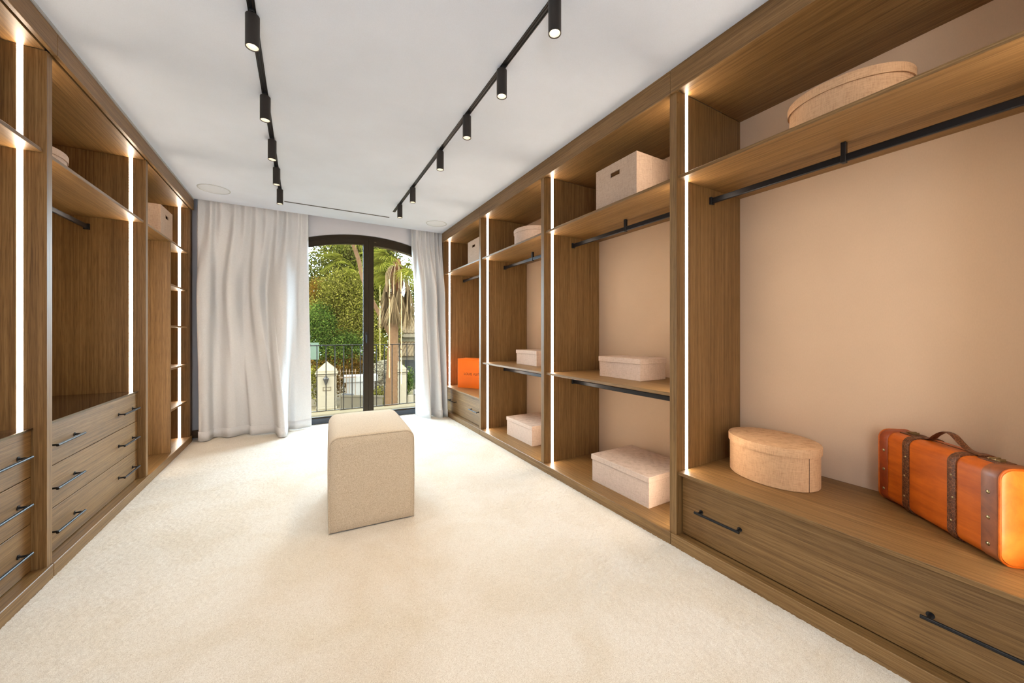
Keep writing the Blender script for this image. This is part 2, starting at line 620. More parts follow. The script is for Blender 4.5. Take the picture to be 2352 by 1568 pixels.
def running(name, label, segs, x0, x1, z0, z1, mat, bev):
    r = root(name, (0, 0, 0), label, None, kind='structure')
    for a, b in segs:
        box('board', (x0, a + 0.0006, z0), (x1, b - 0.0006, z1), mat, r, bev)
    return r
segR = [(Y0, 1.30), (1.30, 3.78), (3.78, 5.065)]
segL = [(Y0, 2.58), (2.58, 5.085)]
running('baseboard_right', 'oak plinth along the foot of the wardrobe wall with the suitcase', segR, XR, XR + 0.022, -0.01, FL + 0.002, WOOD_Y, 0.0025)
running('baseboard_left', 'oak plinth along the foot of the wardrobe wall with drawers', segL, XL - 0.022, XL, -0.01, FL + 0.002, WOOD_Y, 0.0025)
running('trim_2', 'oak fascia above the open shelves over the suitcase', segR, XR - 0.002, XR + 0.016, SOF - 0.012, H, WOOD_Y, 0.002)
running('trim_3', 'oak fascia above the wardrobe wall with drawers', segL, XL - 0.008, XL + 0.012, SOF, H - 0.012, WOOD_Y, 0.002)
box('trim_4', (XL - 0.02, Y0, H - 0.012), (XL + 0.018, 5.07, H), GAP, None, 0.001)['kind'] = 'structure'
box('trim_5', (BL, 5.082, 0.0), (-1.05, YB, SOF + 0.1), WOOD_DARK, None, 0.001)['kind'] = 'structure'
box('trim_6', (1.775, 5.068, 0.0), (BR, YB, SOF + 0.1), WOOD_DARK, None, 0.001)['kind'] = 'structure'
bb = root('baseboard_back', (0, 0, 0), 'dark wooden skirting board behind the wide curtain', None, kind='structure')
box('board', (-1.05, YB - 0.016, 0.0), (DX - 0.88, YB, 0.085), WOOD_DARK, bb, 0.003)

# ------------------------------------------------------------------ wardrobe units
def unit(name, side, yn, yf, label, first=False):
    front = DR if side == 'R' else DL
    r = root(name, (front, (yn + yf) / 2, 0.0), label, 'wardrobe', group='oak wardrobe units')
    r['side'] = side
    return r

def xs(side, a, b):
    """depth interval measured back from the divider front"""
    return (DR + a, DR + b) if side == 'R' else (DL - b, DL - a)

DEPTH_R, DEPTH_L = BR - DR, DL - BL

def board(r, part, side, a, b, ya, yb, za, zb, mat, bev=0.0012):
    x0, x1 = xs(side, a, b)
    return box(part, (x0, ya, za), (x1, yb, zb), mat, r, bev)

def led(r, side, y, facing, za, zb):
    """thin lit strip let into a panel face; facing -1 towards the camera end"""
    x0, x1 = xs(side, 0.075, 0.097) if side == 'R' else xs(side, 0.072, 0.092)
    ya, yb = (y - 0.0004, y + 0.004) if facing < 0 else (y - 0.004, y + 0.0004)
    o = box('led_strip', (x0, ya, za), (x1, yb, zb), LEDM, r, 0)
    o['label'] = 'glowing warm white light strip'
    return o

def rail(r, side, yn, yf, z, brk=True):
    x0, x1 = (2.055, 2.070) if side == 'R' else (-1.351, -1.336)
    o = box('hanging_rail', (x0, yn + 0.004, z - 0.016), (x1, yf - 0.004, z + 0.016), RAILM, r, 0.003)
    o['label'] = 'black metal clothes rail'
    for ya, yb in ((yf - 0.014, yf), (yn, yn + 0.014)):
        box('rail_socket', (x0 - 0.009, ya, z - 0.021), (x1 + 0.009, yb, z + 0.021), BLACK, o, 0.002)
    if brk:
        ym = (yn + yf) / 2
        box('rail_bracket', (x0 - 0.004, ym - 0.009, z - 0.021), (x1 + 0.004, ym + 0.009, 1.987 if z > 1 else 0.802), BLACK, o, 0.002)
    return o

def pull(parent, side, x_face, yc, z, length):
    """bar handle on two rosetted posts; parent is a drawer front"""
    sgn = -1 if side == 'R' else 1
    bm = bmesh.new()
    xb = x_face + sgn * 0.034
    c = Vector((x_face, yc, z))
    def L(x, y, zz): return (x - c.x, y - c.y, zz - c.z)
    add_tube(bm, [L(xb, yc - length / 2, z), L(xb, yc + length / 2, z)], 0.0062, 12)
    for dy in (-length / 2 + 0.016, length / 2 - 0.016):
        add_tube(bm, [L(x_face, yc + dy, z), L(x_face + sgn * 0.003, yc + dy, z)], 0.0105, 16)
        add_tube(bm, [L(x_face, yc + dy, z), L(xb, yc + dy, z)], 0.0048, 10)
    pl = parent.location + parent.parent.location
    o = from_bm('handle', bm, BLACK, parent, c - pl, 0.7)
    o['label'] = 'slim black bar handle'
    return o

def drawer(r, side, ya, yb, za, zb, handles):
    a, b = (0.047, 0.067)
    x0, x1 = xs(side, a, b)
    d = box('drawer', (x0, ya + 0.003, za), (x1, yb - 0.003, zb), WOOD_Y, r, 0.0012)
    xf = x0 if side == 'R' else x1
    for yc, ln in handles:
        pull(d, side, xf, yc, 0.219 if side == 'R' else (za + zb) / 2, ln)
    return d

def caps(r, side, y, zs):
    for z in zs:
        x0, x1 = xs(side, 0.008, 0.018)
        bm = bmesh.new()
        add_tube(bm, [(0, -0.0015, 0), (0, 0.002, 0)], 0.005, 12)
        from_bm('screw_cap', bm, WOOD_Y, r, Vector(((x0 + x1) / 2, y, z)) - r.location)

def carcass(r, side, yn, yf, near_panel, back=False):
    D = DEPTH_R if side == 'R' else DEPTH_L
    t = 0.043
    board(r, 'side_panel', side, 0.0, D, yf, yf + t, 0.0, SOF, WOOD_V)
    if near_panel:
        board(r, 'side_panel', side, 0.0, D, yn - t, yn, 0.0, SOF, WOOD_V)
    board(r, 'floor_board', side, 0.006, D, yn, yf, FL - 0.02, FL, WOOD_Y)
    board(r, 'top_panel', side, 0.006, D, yn, yf, SOF, SOF + 0.018, WOOD_Y)
    if back:
        board(r, 'back_panel', side, D - 0.012, D, yn, yf, FL, SOF, WOOD_V)

TOPS = 2.005
def shelf(r, side, ya, yb, ztop, a=0.012, part='shelf'):
    D = (DEPTH_R if side == 'R' else DEPTH_L) - (0.0 if side == 'R' else 0.013)
    return board(r, part, side, a, D, ya + 0.001, yb - 0.001, ztop - 0.018, ztop, WOOD_Y)

RL = ['oak open wardrobe unit with a wide drawer bench holding the suitcase',
      'oak open wardrobe unit with a middle shelf, beside the suitcase bay',
      'oak open wardrobe unit with a middle shelf, farther from the suitcase',
      'oak open wardrobe unit with a drawer bench holding the orange gift box, by the curtain']
for i in range(4):
    yn, yf = YRN[i], YRF[i]
    r = unit('wardrobe_unit', 'R', yn, yf, RL[i])
    carcass(r, 'R', yn, yf, i == 0)
    shelf(r, 'R', yn, yf, TOPS)
    rail(r, 'R', yn, yf, 1.917)
    zb = FL
    if i in (0, 3):
        shelf(r, 'R', yn, yf, 0.400, 0.012, 'bench_top')
        drawer(r, 'R', yn, yf, 0.063, 0.379, [(yn + 0.2, 0.225), (yf - 0.207, 0.225)] if i == 0 else [(yn + 0.22, 0.245), (yf - 0.26, 0.245)])
        zb = 0.400
    else:
        shelf(r, 'R', yn, yf, 0.820, 0.016)
        rail(r, 'R', yn, yf, 0.727, False)
    led(r, 'R', yf, -1, zb, SOF)
    led(r, 'R', yn, 1, zb, SOF)
    caps(r, 'R', yf, (0.12, 2.40))

LLb = ['oak wardrobe unit with three drawers, cut by the photo edge',
       'oak wardrobe unit with three drawers under a smoked glass top',
       'oak wardrobe unit with a narrow column of shoe shelves by the wide curtain']
for i in range(3):
    yn, yf = YLN[i], YLF[i]
    r = unit('wardrobe_unit', 'L', yn, yf, LLb[i])
    carcass(r, 'L', yn, yf, i == 0, True)
    shelf(r, 'L', yn, yf, TOPS)
    zb = FL
    if i < 2:
        rail(r, 'L', yn, yf, 1.915)
        hs = [(yf - 0.207, 0.262), (yn + 0.207, 0.262)]
        for za, zc in ((0.062, 0.276), (0.280, 0.489), (0.493, 0.704)):
            drawer(r, 'L', yn, yf, za, zc, hs)
        x0, x1 = xs('L', 0.045, DEPTH_L - 0.013)
        g = box('glass_top', (x0, yn + 0.002, 0.706), (x1, yf - 0.002, 0.714), GLASSTOP, r, 0.001)
        g['label'] = 'smoked brown glass top'
        x0, x1 = xs('L', 0.041, 0.045)
        box('glass_trim', (x0, yn + 0.002, 0.705), (x1, yf - 0.002, 0.715), BRASS, r, 0.0008)
        zb = 0.714
    else:
        board(r, 'partition', 'L', 0.016, DEPTH_L - 0.013, 4.455, 4.475, FL, TOPS - 0.018, WOOD_V)
        for z in (1.608, 1.223, 0.827, 0.442):
            shelf(r, 'L', 4.475, yf, z, 0.02)
    led(r, 'L', yf, -1, zb, SOF)
    led(r, 'L', yn, 1, zb, SOF)

# ------------------------------------------------------------------ arched double door
def build_door():
    d = root('door_1', (0, 0, 0), 'dark bronze arched double glass door onto the balcony', None, kind='structure')
    bm = bmesh.new()
    add_ring_extrude(bm, arch(0.872, 0.002), arch(0.825, 0.050), 5.245, 5.315)
    from_bm('frame', bm, BRONZE, d)
    box('threshold', (DX - 0.872, 5.232, 0.0), (DX + 0.872, 5.345, 0.066), SILLM, d, 0.004)
    for k, (x0, x1) in enumerate(((DX - 0.823, DX - 0.001), (DX + 0.001, DX + 0.823))):
        w = 0.059
        out = arch(0, 0.052, 21, 0.066, x0, x1)
        ins = arch(0, 0.114, 21, 0.078, x0 + w, x1 - w)
        bm = bmesh.new()
        add_ring_extrude(bm, out + [], ins + [], 5.238, 5.300, True)
        s = from_bm('door_leaf', bm, BRONZE, d)
        bm = bmesh.new()
        bead_o = arch(0, 0.113, 21, 0.077, x0 + w - 0.001, x1 - w + 0.001)
        bead_i = arch(0, 0.121, 21, 0.085, x0 + w + 0.007, x1 - w - 0.007)
        add_ring_extrude(bm, bead_o, bead_i, 5.246, 5.262, True)
        from_bm('glazing_bead', bm, BRONZE, s)
        bm = bmesh.new()
        add_poly_extrude(bm, arch(0, 0.112, 21, 0.075, x0 + w - 0.003, x1 - w + 0.003), 5.268, 5.276)
        from_bm('pane', bm, GLASS, s)
        if k == 0:
            bm = bmesh.new()
            add_box(bm, (-0.014, -0.008, -0.065), (0.014, 0.0, 0.065), 0.003)
            add_tube(bm, [(0, -0.008, 0.02), (0, -0.04, 0.02)], 0.007, 10)
            add_tube(bm, [(0, -0.038, 0.024), (0, -0.040, -0.085)], 0.008, 10)
            from_bm('handle', bm, BLACK, s, (DX - 0.030, 5.238, 1.10), 0.7)
    bm = bmesh.new()
    add_box(bm, (-0.014, -0.007, -0.006), (0.014, 0.0, 0.006), 0.002)
    add_tube(bm, [(0.004, -0.007, 0), (0.004, -0.02, 0)], 0.004, 8)
    from_bm('catch', bm, BRASS, d, (DX + 0.085, 5.238, 2.385))
build_door()

# ------------------------------------------------------------------ curtains
def curtain(name, label, top, mid, bot, n, hem_z=0.105):
    def deep(p, f):
        ys = np.array([q[1] for q in p]); k = np.convolve(np.pad(ys, 3, 'edge'), np.ones(7) / 7, 'valid')
        return [(q[0], float(k[i] + (ys[i] - k[i]) * f)) for i, q in enumerate(p)]
    a, m_, b = catmull(deep(top, 1.15), n), catmull(deep(mid, 1.6), n), catmull(deep(bot, 1.2), n)
    rows = 70
    zs = np.linspace(0.004, H + 0.08, rows)
    vs = []
    for z in zs:
        q = min(1.0, z / (H - 0.02))
        if q > 0.62:
            w = (q - 0.62) / 0.38; w = w * w * (3 - 2 * w)
            p = m_ * (1 - w) + a * w
        else:
            w = q / 0.62; w = w * w * (3 - 2 * w) * 0.5 + w * 0.5
            p = b * (1 - w) + m_ * w
        wob = 0.006 * np.sin(np.linspace(0, 25, n) + z * 2.1) * math.sin(math.pi * q)
        vs.append(np.stack([p[:, 0] + wob * 0.6, p[:, 1] + wob, np.full(n, z)], -1))
    v = np.concatenate(vs)
    i = np.arange(rows * n).reshape(rows, n)
    f = np.stack([i[:-1, :-1], i[:-1, 1:], i[1:, 1:], i[1:, :-1]], -1).reshape(-1, 4)
    o = link_mesh(name, np_mesh(name, v, f, 4), CURTAIN, None, (0, 0, 0), 3.2)
    md = o.modifiers.new('thick', 'SOLIDIFY'); md.thickness = 0.002; md.offset = 0
    tag(o, label, 'curtain')
    # stitched hem band, a little proud of the cloth
    nrm = np.gradient(b, axis=0); nrm = np.stack([nrm[:, 1], -nrm[:, 0]], -1)
    nrm /= np.linalg.norm(nrm, axis=1)[:, None] + 1e-9
    hv = []
    for z in (0.004, hem_z):
        q = z / (H - 0.02); w = q / 0.62; w = w * w * (3 - 2 * w) * 0.5 + w * 0.5
        p = b * (1 - w) + m_ * w
        hv.append(np.stack([p[:, 0] + nrm[:, 0] * 0.003, p[:, 1] + nrm[:, 1] * 0.003, np.full(n, z)], -1))
    hv = np.concatenate(hv)
    i = np.arange(2 * n).reshape(2, n)
    f = np.stack([i[:-1, :-1], i[:-1, 1:], i[1:, 1:], i[1:, :-1]], -1).reshape(-1, 4)
    hm = link_mesh('hem', np_mesh('hem', hv, f, 4), CURTAIN, o, (0, 0, 0), 3.2)
    md = hm.modifiers.new('thick', 'SOLIDIFY'); md.thickness = 0.002; md.offset = 0
    return o

def pleats(x0, x1, y, n, amp, seed):
    r = random.Random(seed)
    pts = []
    for k in range(2 * n + 1):
        x = x0 + (x1 - x0) * k / (2 * n) + r.uniform(-0.25, 0.25) * (x1 - x0) / (2 * n) * (0 < k < 2 * n)
        pts.append((x, y + (amp if k % 2 else -amp) * r.uniform(0.6, 1.2)))
    return pts

bot = [(-0.965, 5.10), (-0.955, 5.02), (-0.91, 4.995), (-0.868, 5.015), (-0.850, 5.11), (-0.78, 5.10), (-0.71, 5.045), (-0.65, 5.065),
       (-0.59, 5.115), (-0.525, 5.105), (-0.500, 5.03), (-0.42, 5.02), (-0.34, 5.005), (-0.278, 4.99), (-0.255, 4.93), (-0.228, 4.80),
       (-0.19, 4.775), (-0.155, 4.80), (-0.150, 4.95), (-0.145, 5.07), (-0.07, 5.05), (0.01, 5.085), (0.095, 5.115)]
mid = [(-0.985, 5.12), (-0.97, 5.05), (-0.92, 5.03), (-0.87, 5.045), (-0.84, 5.12), (-0.78, 5.115), (-0.72, 5.06), (-0.66, 5.075),
       (-0.60, 5.13), (-0.54, 5.12), (-0.50, 5.05), (-0.43, 5.035), (-0.37, 5.07), (-0.33, 5.02), (-0.28, 4.96), (-0.22, 4.93),
       (-0.16, 4.94), (-0.12, 4.98), (-0.085, 5.03), (-0.05, 5.08), (-0.02, 5.095), (0.02, 5.10), (0.068, 5.12)]
top = [(-0.99, 5.13)] + pleats(-0.975, 0.05, 5.115, 10, 0.022, 3) + [(0.062, 5.13)]
curtain('curtain', 'wide cream linen curtain hanging beside the drawers, one fold flaring out', top, mid, bot, 330)
botR = [(1.385, 5.13), (1.395, 5.05), (1.42, 4.93), (1.455, 4.86), (1.49, 4.825), (1.515, 4.86), (1.535, 4.96), (1.565, 4.97), (1.59, 4.86), (1.62, 4.80),
        (1.655, 4.80), (1.672, 4.90), (1.69, 4.92), (1.705, 4.83), (1.727, 4.80), (1.733, 4.86)]
midR = [(1.375, 5.14), (1.385, 5.08), (1.41, 5.02), (1.44, 5.00), (1.475, 5.03), (1.50, 5.07), (1.53, 5.08), (1.56, 5.03), (1.59, 4.98), (1.62, 4.96),
        (1.65, 4.99), (1.67, 5.03), (1.69, 4.98), (1.71, 4.93), (1.728, 4.92), (1.733, 4.96)]
topR = [(1.318, 5.14)] + pleats(1.325, 1.752, 5.125, 7, 0.024, 9) + [(1.757, 5.13)]
curtain('curtain', 'narrow cream linen curtain gathered beside the orange gift box', topR, midR, botR, 220)

# ------------------------------------------------------------------ ceiling fittings
def track(name, x, y0, y1, label):
    r = root(name, (x, (y0 + y1) / 2, H), label, 'track', group='black lighting tracks')
    bm = bmesh.new()
    hw, L = 0.0125, (y1 - y0) / 2
    add_box(bm, (-hw, -L, -0.002), (hw, L, 0.0), 0.0)
    o = from_bm('channel', bm, INK, r)
    for s in (-1, 1):
        bm = bmesh.new()
        add_box(bm, (s * hw - 0.003, -L, -0.005), (s * hw + 0.003, L, 0.0), 0.0008)
        from_bm('flange', bm, BLACK, r)
    bm = bmesh.new()
    add_box(bm, (-0.0035, -L, -0.0035), (0.0035, L, -0.002), 0.0)
    from_bm('conductor', bm, RAILM, r)
    bm = bmesh.new()
    add_box(bm, (-hw, -0.002, -0.005), (hw, 0.002, 0.0), 0.0005)
    from_bm('end_cap', bm, BLACK, r, (0, L - 0.002, 0))
track('lighting_track', -0.195, Y0 + 0.1, 4.36, 'black ceiling lighting track carrying five spotlights')
track('lighting_track', 0.936, Y0 + 0.1, 4.437, 'black ceiling lighting track carrying six spotlights')

def spot(x, y, label, proto=None):
    if proto is None:
        r = root('spotlight', (x, y, H), label, 'lamp', group='cylinder track spotlights')
        R, Lh = 0.0275, 0.155
        lathe('housing', [(0.0, -0.012), (R - 0.002, -0.012), (R, -0.014), (R, -Lh), (R - 0.003, -Lh), (R - 0.0035, -Lh + 0.004), (R - 0.0035, -0.05), (0, -0.05)], LAMPM, r, (0, 0, 0), 40)
        lathe('reflector', [(R - 0.004, -Lh + 0.003), (R - 0.006, -Lh + 0.012), (0.013, -Lh + 0.038), (0.0, -Lh + 0.038)], REFL, r, (0, 0, 0), 32)
        lathe('lens', [(0.0125, -Lh + 0.036), (0.0, -Lh + 0.0355)], LENS, r, (0, 0, 0), 24)
        bm = bmesh.new()
        add_box(bm, (-0.010, -0.032, -0.013), (0.010, 0.032, 0.0), 0.002)
        from_bm('adapter', bm, BLACK, r)
        ld = bpy.data.lights.new('spot_beam', 'SPOT')
        ld.energy = SPOT_W
        ld.color = (1.0, 0.86, 0.66)
        ld.spot_size = math.radians(84)
        ld.spot_blend = 0.9
        ld.shadow_soft_size = 0.022
        lo = bpy.data.objects.new('spot_beam', ld)
        COL.objects.link(lo)
        lo.parent = r
        lo.location = (0, 0, -Lh - 0.004)
        return r
    r = proto.copy(); COL.objects.link(r)
    r.location = (x, y, H); r['label'] = label
    for ch in proto.children:
        c = ch.copy(); COL.objects.link(c); c.parent = r
    return r
ordn = ['first', 'second', 'third', 'fourth', 'fifth', 'sixth', 'seventh']
P0 = None
LY = [2.0, 2.647, 3.222, 3.745, 4.284]
RY = [1.265, 1.744, 2.228, 2.765, 3.588, 4.132]
for k, y in enumerate(LY):
    q = spot(-0.195, y, 'black cylinder spotlight, %s from the wide curtain on the five-lamp track' % ordn[len(LY) - 1 - k], P0)
    P0 = P0 or q
for k, y in enumerate(RY):
    spot(0.936, y, 'black cylinder spotlight, %s from the window on the six-lamp track' % ordn[len(RY) - 1 - k], P0)
for x, y, w in ((-0.195, 1.35, 'five-lamp track just above the viewpoint'), (-0.195, 0.70, 'five-lamp track over the viewpoint'), (-0.195, -0.1, 'five-lamp track behind the viewpoint'),
                (0.936, 0.70, 'six-lamp track over the suitcase bay'), (0.936, -0.1, 'six-lamp track behind the viewpoint')):
    spot(x, y, 'black cylinder spotlight out of frame on the ' + w, P0)

def speaker(x, y, label):
    r = root('ceiling_speaker', (x, y, H), label, 'speaker', group='round ceiling speakers')
    lathe('grille', [(0.0, -0.004), (0.118, -0.0045), (0.122, -0.003), (0.122, 0.0)], SPEAKM, r, (0, 0, 0), 48)
    lathe('rim', [(0.1235, 0.0), (0.1235, -0.0045), (0.131, -0.004), (0.133, 0.0)], SPEAKR, r, (0, 0, 0), 48)
speaker(-0.765, 4.635, 'round white speaker flush in the ceiling above the wide curtain')
speaker(1.520, 4.640, 'round white speaker flush in the ceiling near the narrow curtain')

sl = root('slot_diffuser', (0.379, 4.68, H), 'long thin dark air slot in the ceiling near the window', 'vent')
bm = bmesh.new(); add_box(bm, (-0.552, -0.0125, -0.0025), (0.552, 0.0125, 0.0)); from_bm('slot', bm, INK, sl)
for s in (-1, 1):
    bm = bmesh.new(); add_box(bm, (-0.556, s * 0.012 - 0.001, -0.002), (0.556, s * 0.012 + 0.001, 0.0), 0.0006); from_bm('flange', bm, SPEAKR, sl)
bm = bmesh.new(); add_box(bm, (-0.552, -0.002, -0.0035), (0.552, 0.002, -0.001)); from_bm('blade', bm, BLACK, sl)

# ------------------------------------------------------------------ ottoman
def build_ottoman():
    W, D, Ht, R = 0.484, 0.70, 0.548, 0.058
    r = root('ottoman', (0.370, 2.314, 0.0), 'tall cream upholstered cube ottoman standing alone on the carpet', 'ottoman', math.radians(-3.3))
    def prof(grow=0.0, n=8, crown=0.010):
        hw = W / 2 + grow
        rr = R + grow
        pts = [(-hw, 0.002), (-hw - 0.002, 0.25)]
        for k in range(n + 1):
            a = math.pi - (math.pi / 2) * k / n
            pts.append((-hw + rr + rr * math.cos(a), Ht + grow - rr + rr * math.sin(a)))
        for k in range(1, 8):
            x = (-hw + rr) + (2 * (hw - rr)) * k / 8
            pts.append((x, Ht + grow + crown * math.sin(math.pi * k / 8)))
        for k in range(n + 1):
            a = math.pi / 2 - (math.pi / 2) * k / n
            pts.append((hw - rr + rr * math.cos(a), Ht + grow - rr + rr * math.sin(a)))
        pts += [(hw + 0.002, 0.25), (hw, 0.002)]
        return pts
    bm = bmesh.new()
    rings = []
    for y, g, cr in ((0.003, -0.005, 0.001), (0.008, -0.001, 0.002), (0.02, 0.001, 0.003), (0.12, 0.004, 0.011), (0.35, 0.006, 0.016), (0.58, 0.004, 0.011), (0.68, 0.001, 0.003), (0.692, -0.001, 0.002), (0.697, -0.005, 0.001)):
        rings.append([bm.verts.new((p[0], y, p[1])) for p in prof(g, 8, cr)])
    for a, b in zip(rings, rings[1:]):
        for k in range(len(a) - 1):
            bm.faces.new((a[k], a[k + 1], b[k + 1], b[k]))
    from_bm('wrap_cover', bm, OTTO, r, (0, 0, 0), 3.2)
    for nm, y, s in (('front_panel', 0.0, -1), ('back_panel', D, 1)):
        bm = bmesh.new()
        pr = prof(-0.006, 8, 0.0)
        outer = [bm.verts.new((p[0], y - s * 0.006, p[1])) for p in pr]
        mid_ = [bm.verts.new((p[0] * 0.985, y - s * 0.001, p[1] * 0.985 + 0.004)) for p in pr]
        inn = [bm.verts.new((p[0] * 0.80, y + s * 0.003, p[1] * 0.82 + 0.045)) for p in pr]
        for a, b in ((outer, mid_), (mid_, inn)):
            for k in range(len(a)):
                k2 = (k + 1) % len(a)
                bm.faces.new((a[k], a[k2], b[k2], b[k]))
        bm.faces.new(inn)
        from_bm(nm, bm, OTTO, r, (0, 0, 0), 3.2)
        pts = [(p[0], y - s * 0.004, p[1]) for p in prof(-0.004, 8, 0.001)]
        tube('seam_piping', pts, 0.0028, OTTO, r, 8)
    box_ = bmesh.new(); add_box(box_, (-W / 2 + 0.01, 0.01, 0.0), (W / 2 - 0.01, D - 0.01, 0.02)); from_bm('base_board', box_, INK, r)
build_ottoman()

# ------------------------------------------------------------------ storage boxes
def rect_box(name, label, x0, y0, x1, y1, zb, zt, mat, group, lid=0.037, rz=0.0):
    cx, cy_ = (x0 + x1) / 2, (y0 + y1) / 2
    r = root(name, (cx, cy_, zb), label, 'box', rz, group)
    hx, hy, hh = (x1 - x0) / 2, (y1 - y0) / 2, zt - zb
    bm = bmesh.new(); add_box(bm, (-hx, -hy, 0), (hx, hy, hh - 0.004), 0.0015); from_bm('body', bm, mat, r)
    g = 0.0058
    bm = bmesh.new(); add_box(bm, (-hx - g, -hy - g, hh - lid), (hx + g, hy + g, hh), 0.0018); from_bm('lid', bm, mat, r)
    return r

def open_box(name, label, x0, y0, x1, y1, zb, zt, mat, group, hole_face, extra_hole=None):
    """open-topped fabric cube with hand holes in the two hole_face sides ('x')"""
    cx, cy_ = (x0 + x1) / 2, (y0 + y1) / 2
    r = root(name, (cx, cy_, zb), label, 'box', 0.0, group)
    hx, hy, hh = (x1 - x0) / 2, (y1 - y0) / 2, zt - zb
    t = 0.005
    bm = bmesh.new()
    hw, hz0, hz1 = 0.042, hh - 0.092, hh - 0.062
    for s in (-1, 1):
        xa, xb = sorted((s * hx, s * (hx - t)))
        add_box(bm, (xa, -hy, 0), (xb, -hw, hh))
        add_box(bm, (xa, hw, 0), (xb, hy, hh))
        add_box(bm, (xa, -hw, 0), (xb, hw, hz0))
        add_box(bm, (xa, -hw, hz1), (xb, hw, hh))
        ya, yb = sorted((s * hy, s * (hy - t)))
        add_box(bm, (-hx + t, ya, 0), (hx - t, yb, hh))
    add_box(bm, (-hx + t, -hy + t, 0), (hx - t, hy - t, t))
    from_bm('body', bm, mat, r)
    bm = bmesh.new()
    for s in (-1, 1):
        ya, yb = sorted((s * (hy - t), s * (hy - 2 * t)))
        add_box(bm, (-hx + t, ya, t), (hx - t, yb, hh - 0.002))
    from_bm('lining', bm, HOLE, r)
    for s in (-1, 1):
        y = s * hy
        ya, yb = sorted((y, y + s * 0.0018))
        bm = bmesh.new()
        add_box(bm, (-hx * 0.02, ya, 0.001), (hx * 0.9, yb, hh - 0.003), 0.0005)
        from_bm('side_flap', bm, mat, r)
    bm = bmesh.new()
    add_ring_extrude(bm, [(-hw - 0.004, hz0 - 0.004), (hw + 0.004, hz0 - 0.004), (hw + 0.004, hz1 + 0.004), (-hw - 0.004, hz1 + 0.004)],
                     [(-hw, hz0), (hw, hz0), (hw, hz1), (-hw, hz1)], 0.0, 0.002, True)
    o = from_bm('hole_rim', bm, mat, r)
    o.rotation_euler = (0, 0, math.pi / 2 * (1 if hole_face == 'R' else -1))
    o.location = (-hx if hole_face == 'R' else hx, 0, 0)
    return r

G1 = 'lidded linen storage boxes'
rect_box('storage_box', 'long flat beige linen box with lid on the middle shelf next to the suitcase bay', 2.005, 1.732, 2.268, 2.128, 0.820, 0.972, LINEN3, G1)
rect_box('storage_box', 'large flat beige linen box with lid on the wardrobe floor beside the suitcase bay', 1.870, 1.548, 2.285, 2.062, FL, 0.254, LINEN3, G1)
rect_box('storage_box', 'pale linen box with lid on the far middle shelf, under the round box', 2.015, 3.024, 2.275, 3.415, 0.820, 0.972, LINEN3, G1)
rect_box('storage_box', 'pale linen box with lid on the wardrobe floor, two bays from the suitcase', 1.920, 2.959, 2.330, 3.459, FL, 0.251, LINEN3, G1)
G2 = 'linen storage cubes with hand holes'
open_box('storage_cube', 'tall beige linen cube with hand hole on the top shelf, nearest the suitcase', 1.833, 1.612, 2.133, 1.980, TOPS, 2.305, LINEN, G2, 'R')
open_box('storage_cube', 'tall pale linen cube with hand hole on the top shelf above the orange gift box', 1.830, 3.962, 2.130, 4.325, TOPS, 2.303, LINEN, G2, 'R')
open_box('storage_cube', 'tall linen cube with hand hole on the top shelf beside the wide curtain', -1.400, 4.392, -1.100, 4.735, TOPS, 2.303, LINEN, G2, 'L')

def oval_box(label, x, y, zb, a, b, rot, h, mat):
    r = root('hat_box', (x, y, zb), label, 'box', rot, 'oval linen hat boxes')
    bm = bmesh.new()
    n = 72
    def ring(ga, z): return [bm.verts.new(((a + ga) * math.cos(2 * math.pi * k / n), (b + ga) * math.sin(2 * math.pi * k / n), z)) for k in range(n)]
    rings = [ring(-0.003, 0.0), ring(0, 0.003), ring(0, h - 0.006)]
    for p, q in zip(rings, rings[1:]):
        for k in range(n): bm.faces.new((p[k], p[(k + 1) % n], q[(k + 1) % n], q[k]))
    bm.faces.new(rings[0][::-1]); bm.faces.new(rings[-1])
    from_bm('body', bm, mat, r, (0, 0, 0), 0.6)
    bm = bmesh.new()
    rings = [ring(0.0005, h - 0.040), ring(0.0065, h - 0.040), ring(0.007, h - 0.006), ring(0.005, h - 0.001), ring(-0.002, h)]
    for p, q in zip(rings, rings[1:]):
        for k in range(n): bm.faces.new((p[k], p[(k + 1) % n], q[(k + 1) % n], q[k]))
    bm.faces.new(rings[-1])
    from_bm('lid', bm, mat, r, (0, 0, 0), 0.6)
    return r
ob = oval_box('big oval tan linen hat box with lid on the drawer bench beside the suitcase', 2.147, 0.989, 0.400, 0.168, 0.213, -0.29, 0.202, LINEN2)
# overlap seams of the cloth on lid and body
def seam(parent, a, b, ang, z0, z1):
    p = [((a) * math.cos(t), (b) * math.sin(t)) for t in (ang, ang + 0.006)]
    bm = bmesh.new()
    add_tube(bm, [(p[0][0], p[0][1], z0), (p[0][0], p[0][1], z1)], 0.0012, 6)
    from_bm('cloth_seam', bm, HOLE, parent)
seam(ob, 0.1745, 0.2195, math.radians(122), 0.164, 0.199)
seam(ob, 0.168, 0.213, math.radians(262), 0.002, 0.160)
oval_box('big oval tan linen hat box up on the shelf above the suitcase', 2.107, 0.672, TOPS, 0.169, 0.205, 0.2, 0.215, LINEN2)
oval_box('pale oval linen hat box on the top shelf, two bays from the suitcase', 2.042, 3.157, TOPS, 0.168, 0.200, 0.0, 0.199, LINEN3)
oval_box('pale linen hat box half hidden on the top shelf above the smoked glass', -1.384, 3.161, TOPS, 0.168, 0.200, 0.0, 0.201, LINEN3)

